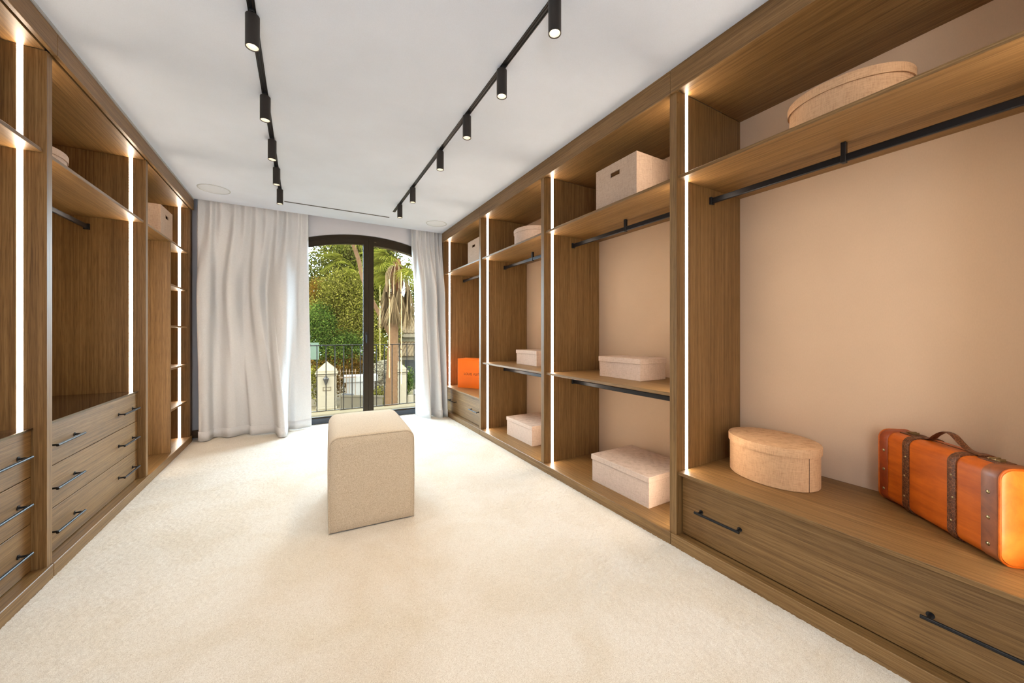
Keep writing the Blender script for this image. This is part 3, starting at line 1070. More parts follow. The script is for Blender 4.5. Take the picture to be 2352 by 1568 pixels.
# ------------------------------------------------------------------ orange gift box
def build_gift():
    ang = math.atan2(4.492 - 4.776, 2.061 - 1.869)
    r = root('gift_box', (1.869, 4.776, 0.400), 'bright orange gift box with dark lettering on the drawer bench', 'gift box', ang)
    W, D, Ht = 0.44, 0.20, 0.399
    bm = bmesh.new(); add_box(bm, (0, 0, 0), (W, D, Ht - 0.012), 0.0015); from_bm('body', bm, ORANGE, r)
    bm = bmesh.new(); add_box(bm, (-0.001, -0.001, Ht - 0.012), (W + 0.001, D + 0.001, Ht), 0.0015); from_bm('top_flap', bm, ORANGE, r)
    cu = bpy.data.curves.new('lettering', 'FONT')
    cu.body = 'LOUIS VUITTON'
    cu.size = 0.0455; cu.extrude = 0.0004; cu.align_x = 'CENTER'; cu.space_character = 1.08
    o = bpy.data.objects.new('lettering', cu)
    COL.objects.link(o); o.parent = r
    bpy.context.view_layer.update()
    me = bpy.data.meshes.new_from_object(o.evaluated_get(bpy.context.evaluated_depsgraph_get()))
    bpy.data.objects.remove(o)
    o = bpy.data.objects.new('lettering', me)
    COL.objects.link(o); o.parent = r
    me.materials.clear(); me.materials.append(INK)
    o.location = (0.282, -0.0006, 0.176); o.rotation_euler = (math.pi / 2, 0, 0)
    o['label'] = 'dark capital lettering'
build_gift()

# ------------------------------------------------------------------ suitcase
def build_suitcase():
    L, T, Hs = 0.505, 0.128, 0.312
    A = Vector((2.245, 0.566)); B = Vector((1.95, 0.241)); d = (B - A).normalized()
    c = A + d * 0.190
    r = root('suitcase', (c.x, c.y, 0.400), 'orange tan leather suitcase with brown straps standing on the drawer bench', 'suitcase', math.atan2(d.y, d.x))
    def rr(g, rad, n=7):
        """rounded rectangle (y, z) grown by g"""
        y0, y1, z0, z1 = -g, T + g, 0.0 - g + 0.003, Hs + g
        pts = []
        for cx, cz, a0 in ((y1 - rad, z1 - rad, 0), (y0 + rad, z1 - rad, 90), (y0 + rad, z0 + rad, 180), (y1 - rad, z0 + rad, 270)):
            for k in range(n):
                a = math.radians(a0 + 90 * k / (n - 1))
                pts.append((cx + rad * math.cos(a), cz + rad * math.sin(a)))
        return pts
    def loft(name, secs, mat, cap=True):
        bm = bmesh.new()
        rings = []
        for x, g, rad in secs:
            rings.append([bm.verts.new((x, p[0], p[1])) for p in rr(g, rad)])
        n = len(rings[0])
        for a, b in zip(rings, rings[1:]):
            for k in range(n):
                bm.faces.new((a[k], a[(k + 1) % n], b[(k + 1) % n], b[k]))
        if cap:
            bm.faces.new(rings[0][::-1]); bm.faces.new(rings[-1])
        return from_bm(name, bm, mat, r, (0, 0, 0), 0.9)
    h = L / 2
    R0 = 0.036
    secs = []
    for k in range(17):
        x = -h + 0.004 + (L - 0.008) * k / 16
        secs.append((x, -0.0005 + 0.002 * math.sin(math.pi * k / 16), R0))
    loft('body', secs, LEATHER)
    for s, mat in ((1, LEATHER_BAND), (-1, LEATHER_FAR)):
        xa, xb = (h - 0.058, h - 0.004) if s > 0 else (-h + 0.004, -h + 0.050)
        b = loft('end_band', [(xa, 0.0005, R0), (xa + 0.0015, 0.0030, R0 + 0.002), (xb - 0.004, 0.0034, R0 + 0.002), (xb, 0.001, R0)], mat, False)
        for z in (0.055, 0.142, 0.226):
            xm = (xa + xb) / 2 + s * -0.002
            for yy in (-0.0035, T + 0.0035):
                bm = bmesh.new()
                bmesh.ops.create_uvsphere(bm, u_segments=12, v_segments=8, radius=0.0065)
                for v in bm.verts: v.co.y *= 0.55
                from_bm('stud', bm, STUD, b, (xm, yy, z), 3.2)
        e = loft('end_panel', [(s * (h - 0.006), -0.001, R0), (s * (h + 0.001), -0.002, R0), (s * (h + 0.004), -0.010, R0 - 0.004)], LEATHER_END)
        pts = [(s * h, p[0], p[1]) for p in rr(0.0015, R0)]
        bm = bmesh.new(); add_tube(bm, pts + pts[:2], 0.0035, 8, False); from_bm('edge_piping', bm, LEATHER, r, (0, 0, 0), 3.2)
    for x in (-0.107, 0.097):
        w = 0.016
        bm = bmesh.new()
        prof_o = rr(0.0055, R0 + 0.003, 12)
        n = len(prof_o)
        ro = []
        for xx, g in ((x - w, 0.001), (x - w, 0.0048), (x - w * 0.7, 0.0058), (x + w * 0.7, 0.0058), (x + w, 0.0048), (x + w, 0.001)):
            wav = [0.0035 * math.sin(p[1] * 26.0 + x * 40) * (1 if p[0] < 0.02 else 0.3) for p in rr(g, R0 + 0.003, 12)]
            pr = rr(g, R0 + 0.003, 12)
            ro.append([bm.verts.new((xx + wav[k], pr[k][0], pr[k][1])) for k in range(n)])
        for a, b in zip(ro, ro[1:]):
            for k in range(n):
                bm.faces.new((a[k], a[(k + 1) % n], b[(k + 1) % n], b[k]))
        st = from_bm('strap', bm, STRAP, r, (0, 0, 0), 0.9)
        for z in (0.07, 0.155, 0.235):
            bm = bmesh.new()
            bmesh.ops.create_uvsphere(bm, u_segments=10, v_segments=6, radius=0.0042)
            for v in bm.verts: v.co.y *= 0.5
            from_bm('rivet', bm, STUD, st, (x + 0.0035 * math.sin(z * 26 + x * 40), -0.0062, z), 3.2)
    # lid joint along the top and latches
    box_l = bmesh.new(); add_box(box_l, (-h + 0.052, T * 0.56, Hs + 0.0005), (h - 0.06, T * 0.575, Hs + 0.0025), 0.0005); from_bm('lid_seam', box_l, INK, r)
    for x in (-0.168, 0.165):
        bm = bmesh.new()
        add_box(bm, (x - 0.034, T * 0.32, Hs), (x + 0.034, T * 0.72, Hs + 0.0045), 0.001)
        p = from_bm('latch_patch', bm, STRAP, r)
        bm = bmesh.new()
        add_box(bm, (x - 0.020, T * 0.45, Hs + 0.004), (x + 0.020, T * 0.60, Hs + 0.009), 0.0015)
        add_tube(bm, [(x - 0.010, T * 0.40, Hs + 0.009), (x - 0.010, T * 0.66, Hs + 0.009)], 0.003, 8)
        add_tube(bm, [(x + 0.010, T * 0.42, Hs + 0.010), (x + 0.010, T * 0.63, Hs + 0.010)], 0.0025, 8)
        from_bm('latch', bm, STUD, p)
    # bowed strap handle
    bm = bmesh.new()
    path = catmull([(-0.105, 0.004), (-0.072, 0.006), (-0.045, 0.030), (-0.012, 0.050), (0.020, 0.048), (0.048, 0.028), (0.076, 0.010), (0.105, 0.006), (0.135, 0.004)], 40)
    rows = []
    for k in range(len(path)):
        t = path[min(k + 1, len(path) - 1)] - path[max(k - 1, 0)]
        t = t / np.linalg.norm(t)
        nx, nz = -t[1], t[0]
        w = 0.0135
        q = []
        for yy, off in ((-w, 0.0), (-w * 0.6, 0.0022), (w * 0.6, 0.0022), (w, 0.0), (w * 0.6, -0.0022), (-w * 0.6, -0.0022)):
            q.append(bm.verts.new((path[k][0] + nx * off - 0.003, T * 0.48 + yy, Hs + 0.003 + path[k][1] + nz * off)))
        rows.append(q)
    for a, b in zip(rows, rows[1:]):
        for k in range(6):
            bm.faces.new((a[k], a[(k + 1) % 6], b[(k + 1) % 6], b[k]))
    bm.faces.new(rows[0][::-1]); bm.faces.new(rows[-1])
    from_bm('carry_handle', bm, STRAP, r, (0, 0, 0), 0.9)
build_suitcase()

# ------------------------------------------------------------------ outside: balcony
SLABM = plain('cream_balcony_stone', srgb(80, 66, 46), 0.9, 0, 0.02, (60, 0.2, 0.002), 0.05)
o = box('trim_7', (-0.9, 5.345, -0.14), (2.5, 5.80, 0.035), SLABM, None, 0.004); o['kind'] = 'structure'
o['label'] = 'narrow cream balcony slab outside the glass door'
def build_railing():
    r = root('balcony_railing', (0.77, 5.63, 0.035), 'thin dark iron balcony railing outside the glass door', 'railing')
    IRON = plain('railing_iron', (0.028, 0.020, 0.013, 1), 0.6, 0.0, 0.1, None, 0.1)
    bm = bmesh.new(); add_box(bm, (-1.5, -0.016, 0.941), (1.5, 0.016, 0.953), 0.002); from_bm('top_rail', bm, IRON, r)
    bm = bmesh.new(); add_box(bm, (-1.5, -0.010, 0.044), (1.5, 0.010, 0.054), 0.001); from_bm('bottom_rail', bm, IRON, r)
    bm = bmesh.new(); add_tube(bm, [(0, 0, 0.05), (0, 0, 0.943)], 0.0065, 8)
    first = None
    xs_ = [0.06 + 0.11 * k - 0.77 for k in range(-6, 21)]
    for x in xs_:
        if first is None:
            first = from_bm('baluster', bm, IRON, r, (x, 0, 0), 0.7)
        else:
            c = first.copy(); COL.objects.link(c); c.location = (x, 0, 0); c.parent = r
    for x in (-1.45, 1.45):
        bm = bmesh.new(); add_box(bm, (-0.012, -0.012, 0.0), (0.012, 0.012, 0.95), 0.002); from_bm('post', bm, IRON, r, (x, 0, 0))
build_railing()

# ------------------------------------------------------------------ outside: garden and street
GZ = -2.3
GROUND = plain('pale_driveway', srgb(72, 60, 42), 0.95, 0, 0.02, (3, 0.3, 0.02), 0.12)
o = box('ground', (-30, 5.9, GZ - 0.3), (45, 60, GZ), GROUND, None, 0); o['kind'] = 'structure'
CREAM = plain('cream_masonry', srgb(88, 76, 60), 0.9, 0, 0.02, (14, 0.15, 0.004), 0.05)
CREAM2 = plain('cream_cap_stone', srgb(83, 71, 55), 0.9, 0, 0.02, (20, 0.2, 0.004), 0.08)
WHITE = plain('white_masonry', srgb(96, 88, 79), 0.85, 0, 0.02, None, 0.02)
RUST = plain('brown_iron', srgb(66, 46, 26), 0.7, 0.2, 0.3, None, 0.2)
GREYM = plain('grey_metal_gate', srgb(50, 42, 31), 0.8, 0.0, 0.03, None, 0.05)
DARKIRON = plain('dark_lantern_iron', srgb(37, 32, 28), 0.5, 0.5, 0.4, None, 0.1)

def pillar(label, x, y, rz, s=1.0):
    r = root('gate_pillar', (x, y, GZ), label, 'pillar', rz, 'cream gate pillars')
    hw = 0.40 * s
    def b(nm, w, z0, z1, mat, bev=0.01):
        bm = bmesh.new(); add_box(bm, (-w, -w, z0), (w, w, z1), bev); return from_bm(nm, bm, mat, r)
    b('foot', hw + 0.03, 0.0, 0.10, CREAM)
    b('shaft', hw, 0.10, 1.50, CREAM)
    b('moulding', hw + 0.035, 1.50, 1.56, CREAM2, 0.02)
    b('moulding', hw + 0.075, 1.585, 1.66, CREAM2, 0.025)
    bm = bmesh.new()
    w = hw + 0.02
    vs = [bm.verts.new(p) for p in ((-w, -w, 1.66), (w, -w, 1.66), (w, w, 1.66), (-w, w, 1.66), (-w, -w, 1.74), (w, -w, 1.74), (w, w, 1.74), (-w, w, 1.74), (0, 0, 2.15))]
    for f in ((0, 1, 5, 4), (1, 2, 6, 5), (2, 3, 7, 6), (3, 0, 4, 7), (4, 5, 8), (5, 6, 8), (6, 7, 8), (7, 4, 8)):
        bm.faces.new([vs[i] for i in f])
    from_bm('cap', bm, CREAM2, r)
    return r
rzp = -0.09
pl = pillar('cream gate pillar with lantern and letter slot, seen beside the wide curtain', 0.98, 19.0, rzp)
bm = bmesh.new(); add_lathe(bm, [(0.0, -0.20), (0.03, -0.16), (0.09, 0.02), (0.12, 0.10), (0.13, 0.11), (0.06, 0.17), (0.02, 0.24), (0.0, 0.25)], 8)
from_bm('lantern', bm, DARKIRON, pl, (-0.02, -0.50, 1.28))
bm = bmesh.new(); add_box(bm, (-0.012, 0.0, -0.01), (0.012, 0.12, 0.01)); add_box(bm, (-0.03, 0.09, -0.12), (0.03, 0.11, 0.08)); from_bm('lantern_bracket', bm, DARKIRON, pl, (-0.02, -0.50, 1.36))
bm = bmesh.new(); add_ring_extrude(bm, [(-0.17, -0.09), (0.17, -0.09), (0.17, 0.09), (-0.17, 0.09)], [(-0.14, -0.06), (0.14, -0.06), (0.14, 0.06), (-0.14, 0.06)], -0.015, 0.0, True)
from_bm('letter_slot', bm, plain('bronze_plate', srgb(56, 45, 31), 0.7, 0.0, 0.05, None, 0.1), pl, (0.02, -0.402, 0.92))
bm = bmesh.new(); add_box(bm, (-0.14, -0.006, -0.06), (0.14, 0.0, 0.06)); from_bm('letter_plate', bm, CREAM2, pl, (0.02, -0.402, 0.92))
pillar('cream gate pillar beyond the palm trunk', 3.98, 18.15, rzp)

r = root('garden_wall', (-1.6, 20.0, GZ), 'low cream garden wall running up to the lantern pillar', 'wall', rzp)
bm = bmesh.new(); add_box(bm, (-2.4, -0.15, 0), (2.2, 0.15, 1.55), 0.01); from_bm('masonry', bm, CREAM, r)
bm = bmesh.new(); add_box(bm, (-2.4, -0.20, 1.55), (2.2, 0.20, 1.62), 0.01); from_bm('coping', bm, CREAM2, r)

r = root('white_pier', (2.35, 19.3, GZ), 'white masonry pier with an overhanging slab behind the grey gate', 'pier', rzp)
bm = bmesh.new(); add_box(bm, (-0.50, -0.3, 0), (0.75, 0.3, 1.10), 0.01); from_bm('pier_body', bm, WHITE, r)
bm = bmesh.new(); add_box(bm, (-0.64, -0.40, 1.10), (0.9, 0.40, 1.40), 0.015); from_bm('pier_slab', bm, WHITE, r)

r = root('driveway_gate', (1.95, 15.55, GZ), 'grey solid metal driveway gate below the balcony', 'gate', -0.62)
bm = bmesh.new(); add_box(bm, (-0.75, -0.02, 0.05), (0.95, 0.02, 0.92), 0.004); from_bm('gate_panel', bm, GREYM, r)
bm = bmesh.new(); add_box(bm, (-0.78, -0.05, 0.92), (0.98, 0.05, 1.0), 0.008); from_bm('top_rail', bm, GREYM, r)
bm = bmesh.new(); add_box(bm, (-0.80, -0.04, 0.0), (-0.75, 0.04, 1.0), 0.005); from_bm('gate_post', bm, GREYM, r)
bm = bmesh.new(); add_box(bm, (-0.70, -0.03, 1.0), (-0.25, 0.03, 1.05), 0.004); from_bm('gate_latch', bm, DARKIRON, r)

r = root('iron_gate', (1.84, 18.72, GZ), 'rusty iron gate with spear tops beside the lantern pillar', 'gate', rzp)
for z in (0.25, 1.38):
    bm = bmesh.new(); add_box(bm, (-0.36, -0.02, z - 0.025), (0.36, 0.02, z + 0.025)); from_bm('crossbar', bm, RUST, r)
bar0 = None
for k in range(6):
    x = -0.32 + 0.13 * k
    if bar0 is None:
        bm = bmesh.new(); add_tube(bm, [(0, 0, 0.05), (0, 0, 1.62), (0, 0, 1.63), (0, 0, 1.68), (0, 0, 1.78)], [0.014, 0.014, 0.035, 0.03, 0.002], 6)
        bar0 = from_bm('spear_bar', bm, RUST, r, (x, 0, 0))
    else:
        c = bar0.copy(); COL.objects.link(c); c.location = (x, 0, 0); c.parent = r

r = root('white_wall', (4.9, 17.9, GZ), 'low white garden wall beside the far gate pillar', 'wall', -0.25)
bm = bmesh.new(); add_box(bm, (-0.45, -0.12, 0), (1.1, 0.12, 0.42), 0.01); from_bm('masonry', bm, CREAM, r)
bm = bmesh.new(); add_box(bm, (-0.20, -0.16, 0.42), (1.1, 0.16, 0.70), 0.06); from_bm('coping', bm, WHITE, r)

def stone_mat():
    t = NT('rubble_stone')
    v = t.coords((1, 1, 1), False)
    vo = t.n('ShaderNodeTexVoronoi'); vo.inputs['Scale'].default_value = 9.0; t.l(v, vo.inputs['Vector'])
    ve = t.n('ShaderNodeTexVoronoi', feature='DISTANCE_TO_EDGE'); ve.inputs['Scale'].default_value = 9.0; t.l(v, ve.inputs['Vector'])
    c = t.ramp(vo.outputs['Color'], [(0.2, srgb(52, 44, 33)), (0.8, srgb(92, 82, 64))])
    e = t.ramp(ve.outputs['Distance'], [(0.02, (0.25, 0.2, 0.14, 1)), (0.10, (1, 1, 1, 1))])
    t.bump(ve.outputs['Distance'], 0.8, 0.05)
    return t.set(0.95, 0, 0.02, t.mix(1.0, c, e, 'MULTIPLY'))
r = root('stone_wall', (3.68, 20.15, GZ), 'rough rubble stone wall behind the palm trunk', 'wall', rzp)
bm = bmesh.new()
prev = None
rs = random.Random(5)
cols = []
for k in range(13):
    x = -0.75 + 1.7 * k / 12
    zt = 1.75 + 0.35 * math.sin(k / 12 * 1.6) + rs.uniform(-0.04, 0.04)
    cols.append([bm.verts.new(p) for p in ((x, -0.2, 0), (x, -0.2 + rs.uniform(-0.02, 0.02), zt), (x, 0.2, zt + 0.02), (x, 0.2, 0))])
for a, b in zip(cols, cols[1:]):
    for k in range(4):
        bm.faces.new((a[k], a[(k + 1) % 4], b[(k + 1) % 4], b[k]))
bm.faces.new(cols[0][::-1]); bm.faces.new(cols[-1])
from_bm('masonry', bm, stone_mat(), r)

# pale green street sign, its edge just seen beside the curtain
r = root('street_sign', (0.33, 13.66, GZ), 'pale green sign board on a thin pole, half hidden by the wide curtain', 'sign', -0.35)
bm = bmesh.new(); add_box(bm, (-0.30, -0.01, 2.58), (0.145, 0.01, 3.14), 0.004); from_bm('sign_board', bm, plain('pale_green_board', srgb(52, 56, 44), 0.8, 0, 0.03, None, 0.03), r)
bm = bmesh.new()
add_tube(bm, [(-0.11, -0.013, 2.60), (-0.20, -0.013, 2.86)], 0.018, 6); add_tube(bm, [(-0.20, -0.013, 2.86), (-0.11, -0.013, 3.10)], 0.014, 6)
from_bm('sign_stroke', bm, plain('sign_ink', srgb(34, 36, 28), 0.5, 0, 0.3, None, 0.05), r)
bm = bmesh.new(); add_tube(bm, [(-0.15, 0.03, 0), (-0.15, 0.03, 2.95)], 0.02, 8); from_bm('pole', bm, DARKIRON, r)

# house behind the palm
def build_house():
    r = root('house', (7.0, 25.0, GZ), 'pale house with tiled roofs half hidden behind the palm', 'house', -0.45)
    HW = plain('pale_house_render', srgb(80, 70, 52), 0.9, 0, 0.02, None, 0.04)
    TILE = plain('weathered_roof_tile', srgb(60, 46, 30), 0.9, 0, 0.02, (8, 0.2, 0.01), 0.25)
    DK = plain('dark_opening', srgb(48, 44, 42), 0.4, 0, 0.4, None, 0.1)
    def b(nm, lo, hi, m, bev=0.01):
        bm = bmesh.new(); add_box(bm, lo, hi, bev); return from_bm(nm, bm, m, r)
    b('walls', (-1.9, 0, 0), (3.5, 5, 3.2), HW)
    b('cornice', (-2.1, -0.3, 3.15), (3.7, 5.3, 3.45), CREAM2, 0.03)
    b('porch_column', (-1.35, -2.2, 0), (-1.10, -1.95, 2.0), HW)
    b('porch_column', (0.6, -2.2, 0), (0.85, -1.95, 2.0), HW)
    b('porch_beam', (-1.7, -2.3, 1.78), (1.2, -1.9, 2.02), CREAM2)
    b('door', (-1.0, -0.03, 0), (-0.1, 0.02, 1.75), DK)
    w = b('window', (0.5, -0.03, 0.7), (1.4, 0.02, 1.7), DK)
    b('shutter', (0.3, -0.05, 0.7), (0.48, 0.0, 1.7), GREYM)
    def roof(nm, x0, x1, y0, z0, y1, z1):
        bm = bmesh.new()
        n = int((x1 - x0) / 0.22) * 8
        rows = 9
        g = []
        for j in range(rows):
            t = j / (rows - 1)
            g.append([bm.verts.new((x0 + (x1 - x0) * i / n, y0 + (y1 - y0) * t, z0 + (z1 - z0) * t + 0.05 * abs(math.sin(math.pi * i / 8)) + (0.03 if j % 2 else 0))) for i in range(n + 1)])
        for a, c in zip(g, g[1:]):
            for i in range(n):
                bm.faces.new((a[i], a[i + 1], c[i + 1], c[i]))
        o = from_bm(nm, bm, TILE, r, (0, 0, 0))
        md = o.modifiers.new('thick', 'SOLIDIFY'); md.thickness = 0.05
    roof('porch_roof', -1.9, 1.4, -2.5, 2.02, 0.0, 2.85)
    roof('main_roof', -2.2, 3.8, -0.35, 3.45, 2.5, 4.6)
build_house()

# ------------------------------------------------------------------ outside: planting
def leaf_mat(name, stops, transl=0.35):
    t = NT(name)
    geo = t.n('ShaderNodeNewGeometry')
    v = t.coords((1, 1, 1), False)
    n = t.noise(v, 1.3, 3)
    f = t.math('ADD', t.math('MULTIPLY', geo.outputs['Random Per Island'], 0.55), t.math('MULTIPLY', n, 0.5))
    col = t.ramp(f, stops)
    t.set(0.9, 0, 0.0, col)
    tr = t.n('ShaderNodeBsdfTranslucent')
    t.l(col, tr.inputs['Color'])
    mx = t.n('ShaderNodeMixShader'); mx.inputs[0].default_value = transl
    t.l(t.b.outputs[0], mx.inputs[1]); t.l(tr.outputs[0], mx.inputs[2])
    t.l(mx.outputs[0], t.t.nodes['Material Output'].inputs['Surface'])
    return t.m
LEAF_DARK = leaf_mat('leaf_deep_green', [(0.2, srgb(22, 22, 6)), (0.55, srgb(48, 46, 14)), (0.85, srgb(78, 70, 28))])
LEAF_YEL = leaf_mat('leaf_yellow_green', [(0.2, srgb(36, 34, 7)), (0.55, srgb(66, 60, 16)), (0.85, srgb(106, 92, 40))])
LEAF_GRN = leaf_mat('leaf_bright_green', [(0.2, srgb(17, 25, 7)), (0.55, srgb(40, 50, 14)), (0.85, srgb(72, 76, 28))])
LEAF_RUST = leaf_mat('leaf_rusty', [(0.2, srgb(44, 25, 4)), (0.5, srgb(66, 40, 9)), (0.85, srgb(81, 60, 18))])
BARK = plain('grey_bark', srgb(60, 46, 28), 0.95, 0, 0.1, (12, 0.5, 0.03), 0.2)

def leaves(n, blobs, size, seed, droop=0.3):
    """quads scattered through ellipsoids [(centre, radii, weight)]"""
    g = np.random.default_rng(seed)
    w = np.array([b[2] for b in blobs], float); w /= w.sum()
    which = g.choice(len(blobs), n, p=w)
    c = np.array([b[0] for b in blobs])[which]
    rad = np.array([b[1] for b in blobs])[which]
    d = g.normal(size=(n, 3)); d /= np.linalg.norm(d, axis=1)[:, None]
    # clumped sprays near the surface of each ellipsoid
    u = g.random(n) ** 0.35
    cl = g.integers(0, max(8, n // 60), n)
    cc = g.normal(size=(max(8, n // 60), 3)); cc /= np.linalg.norm(cc, axis=1)[:, None]
    d = np.where((g.random(n) < 0.75)[:, None], cc[cl], d)      # leaves gather into sprays
    ur = g.random(max(8, n // 60)) ** 0.35
    clump = g.normal(size=(n, 3)) * 0.15
    p = c + d * rad * ur[cl][:, None] + clump
    s = size * (0.6 + 0.8 * g.random(n))
    ax = g.normal(size=(n, 3)); ax[:, 2] -= droop * 2; ax /= np.linalg.norm(ax, axis=1)[:, None]
    sd = np.cross(ax, g.normal(size=(n, 3))); sd /= np.linalg.norm(sd, axis=1)[:, None]
    nn = np.cross(ax, sd)
    a = p
    b = p + ax * s[:, None] * 0.5 + sd * s[:, None] * 0.28 + nn * s[:, None] * 0.06
    e = p + ax * s[:, None]
    f = p + ax * s[:, None] * 0.5 - sd * s[:, None] * 0.28 + nn * s[:, None] * 0.06
    v = np.stack([a, b, e, f], 1).reshape(-1, 3)
    i = np.arange(n * 4).reshape(n, 4)
    return v, i

def tree(name, label, cat, base, blobs, n, size, mat, seed, group=None, trunk=True, droop=0.3, stems=3):
    r = root(name, base, label, cat, 0.0, group)
    b0 = np.array(base)
    blobs2 = [(tuple(np.array(c) - b0), rd, w) for c, rd, w in blobs]
    v, f = leaves(n, blobs2, size, seed, droop)
    o = link_mesh('foliage', np_mesh('foliage', v, f, 4), mat, r)
    o['kind'] = 'stuff'
    if trunk:
        rs = random.Random(seed)
        bm = bmesh.new()
        top = max(b[0][2] for b in blobs2)
        add_tube(bm, [(0, 0, 0), (rs.uniform(-.2, .2), 0, top * 0.4), (rs.uniform(-.3, .3), 0, top * 0.9)], [0.16, 0.12, 0.06], 8)
        from_bm('trunk', bm, BARK, r, (0, 0, 0), 0.8)
        for k in range(stems):
            b = blobs2[k % len(blobs2)][0]
            z0 = top * rs.uniform(0.15, 0.4)
            bm = bmesh.new()
            add_tube(bm, [(0, 0, z0), (b[0] * 0.5 + rs.uniform(-.2, .2), b[1] * 0.5, (z0 + b[2]) / 2), (b[0], b[1], b[2])], [0.07, 0.05, 0.02], 6)
            from_bm('branch', bm, BARK, r, (0, 0, 0), 0.8)
    return r

tree('broadleaf_tree', 'tall dark green tree filling the upper panes beside the wide curtain', 'tree', (1.3, 25.5, GZ),
     [((1.9, 25.5, 5.0), (2.0, 1.5, 2.2), 3), ((3.4, 24.6, 4.3), (1.8, 1.4, 2.0), 2), ((0.4, 25.8, 3.0), (1.5, 1.3, 2.0), 2), ((2.0, 25.0, 2.0), (2.4, 1.2, 1.8), 2), ((3.6, 25.2, 6.4), (2.2, 1.2, 1.6), 3)], 75000, 0.125, LEAF_DARK, 21)
tree('broadleaf_tree', 'yellow-green tree in the middle of the left-hand door leaf', 'tree', (2.2, 22.0, GZ),
     [((2.0, 22.0, 3.4), (1.3, 0.9, 1.2), 2), ((1.4, 22.3, 2.5), (1.1, 0.8, 1.0), 1.5), ((2.7, 21.6, 2.3), (0.9, 0.8, 1.2), 1.5), ((2.2, 21.8, 1.2), (1.1, 0.8, 0.9), 1.5)], 38000, 0.1, LEAF_YEL, 22)
tree('ivy_shrub', 'bright green climber low beside the wide curtain', 'shrub', (0.9, 21.4, GZ),
     [((0.75, 21.5, 1.5), (0.8, 0.7, 1.1), 2), ((1.1, 21.3, 0.3), (0.9, 0.6, 1.0), 1.5), ((2.1, 21.0, 0.3), (0.9, 0.6, 0.9), 1.5)], 30000, 0.085, LEAF_GRN, 23)
tree('broadleaf_tree', 'thin rust-brown leaved tree behind the climber', 'tree', (1.0, 23.0, GZ),
     [((0.9, 22.7, 3.3), (0.7, 0.5, 0.9), 1), ((1.5, 22.4, 2.2), (0.6, 0.5, 0.8), 1)], 5000, 0.09, LEAF_RUST, 24)
tree('broadleaf_tree', 'green tree behind the palm', 'tree', (4.6, 25.5, GZ),
     [((4.0, 25.5, 3.9), (1.1, 0.9, 1.8), 2), ((4.4, 25.0, 1.4), (1.3, 0.9, 1.4), 2), ((4.3, 25.2, 5.6), (1.1, 0.9, 1.3), 2)], 30000, 0.125, LEAF_DARK, 25)
tree('broadleaf_tree', 'pale distant tree beside the narrow curtain', 'tree', (8.4, 30.0, GZ),
     [((8.3, 30.0, 4.6), (0.9, 0.9, 1.5), 1), ((8.6, 30.0, 2.0), (1.5, 0.9, 1.6), 2)], 14000, 0.15, LEAF_YEL, 26)
tree('hedge', 'shaggy hedge behind the iron gate', 'hedge', (1.9, 20.6, GZ),
     [((1.7, 20.9, -0.9), (1.2, 0.4, 1.0), 2), ((0.2, 21.1, -0.6), (1.0, 0.4, 0.6), 1), ((2.4, 20.8, -0.5), (0.7, 0.35, 0.7), 1)], 20000, 0.08, LEAF_RUST, 27, None, False)
tree('shrub', 'yellow-green shrub at the foot of the palm', 'shrub', (3.1, 18.35, GZ),
     [((3.05, 18.35, -1.9), (0.26, 0.22, 0.33), 1)], 900, 0.10, LEAF_YEL, 28, None, False)
tree('shrub', 'yellow-green shrub showing above the rubble stone wall', 'shrub', (3.5, 20.9, GZ),
     [((3.5, 20.9, 0.3), (0.7, 0.4, 1.0), 3), ((3.6, 20.9, -1.2), (0.5, 0.3, 0.9), 1)], 3600, 0.12, LEAF_YEL, 31, None, False)
tree('shrub', 'small green shrub in front of the house', 'shrub', (5.2, 20.6, GZ),
     [((5.0, 20.6, -1.5), (0.4, 0.4, 0.8), 1)], 1400, 0.13, LEAF_GRN, 29, None, False)
tree('trailing_ivy', 'ivy trailing over the cream garden wall', 'ivy', (0.35, 19.2, GZ),
     [((0.35, 19.15, -0.75), (0.35, 0.2, 0.35), 2), ((0.50, 19.1, -1.4), (0.08, 0.1, 0.6), 1)], 1100, 0.09, LEAF_YEL, 30, None, False)

# fan palms
PALM_G = leaf_mat('palm_green', [(0.2, srgb(39, 40, 7)), (0.55, srgb(64, 60, 15)), (0.85, srgb(89, 80, 28))])
PALM_D = leaf_mat('palm_dead_straw', [(0.2, srgb(40, 29, 17)), (0.55, srgb(61, 45, 28)), (0.85, srgb(84, 66, 44))], 0.2)
PETI = plain('palm_leaf_stalk', srgb(86, 62, 34), 0.7, 0, 0.2, None, 0.08)
PTRUNK = plain('palm_trunk_bark', srgb(62, 42, 26), 0.95, 0, 0.02, (10, 0.6, 0.03), 0.15)
PBOOT = plain('palm_boot_fibre', srgb(54, 28, 10), 0.95, 0, 0.1, (14, 0.6, 0.03), 0.3)

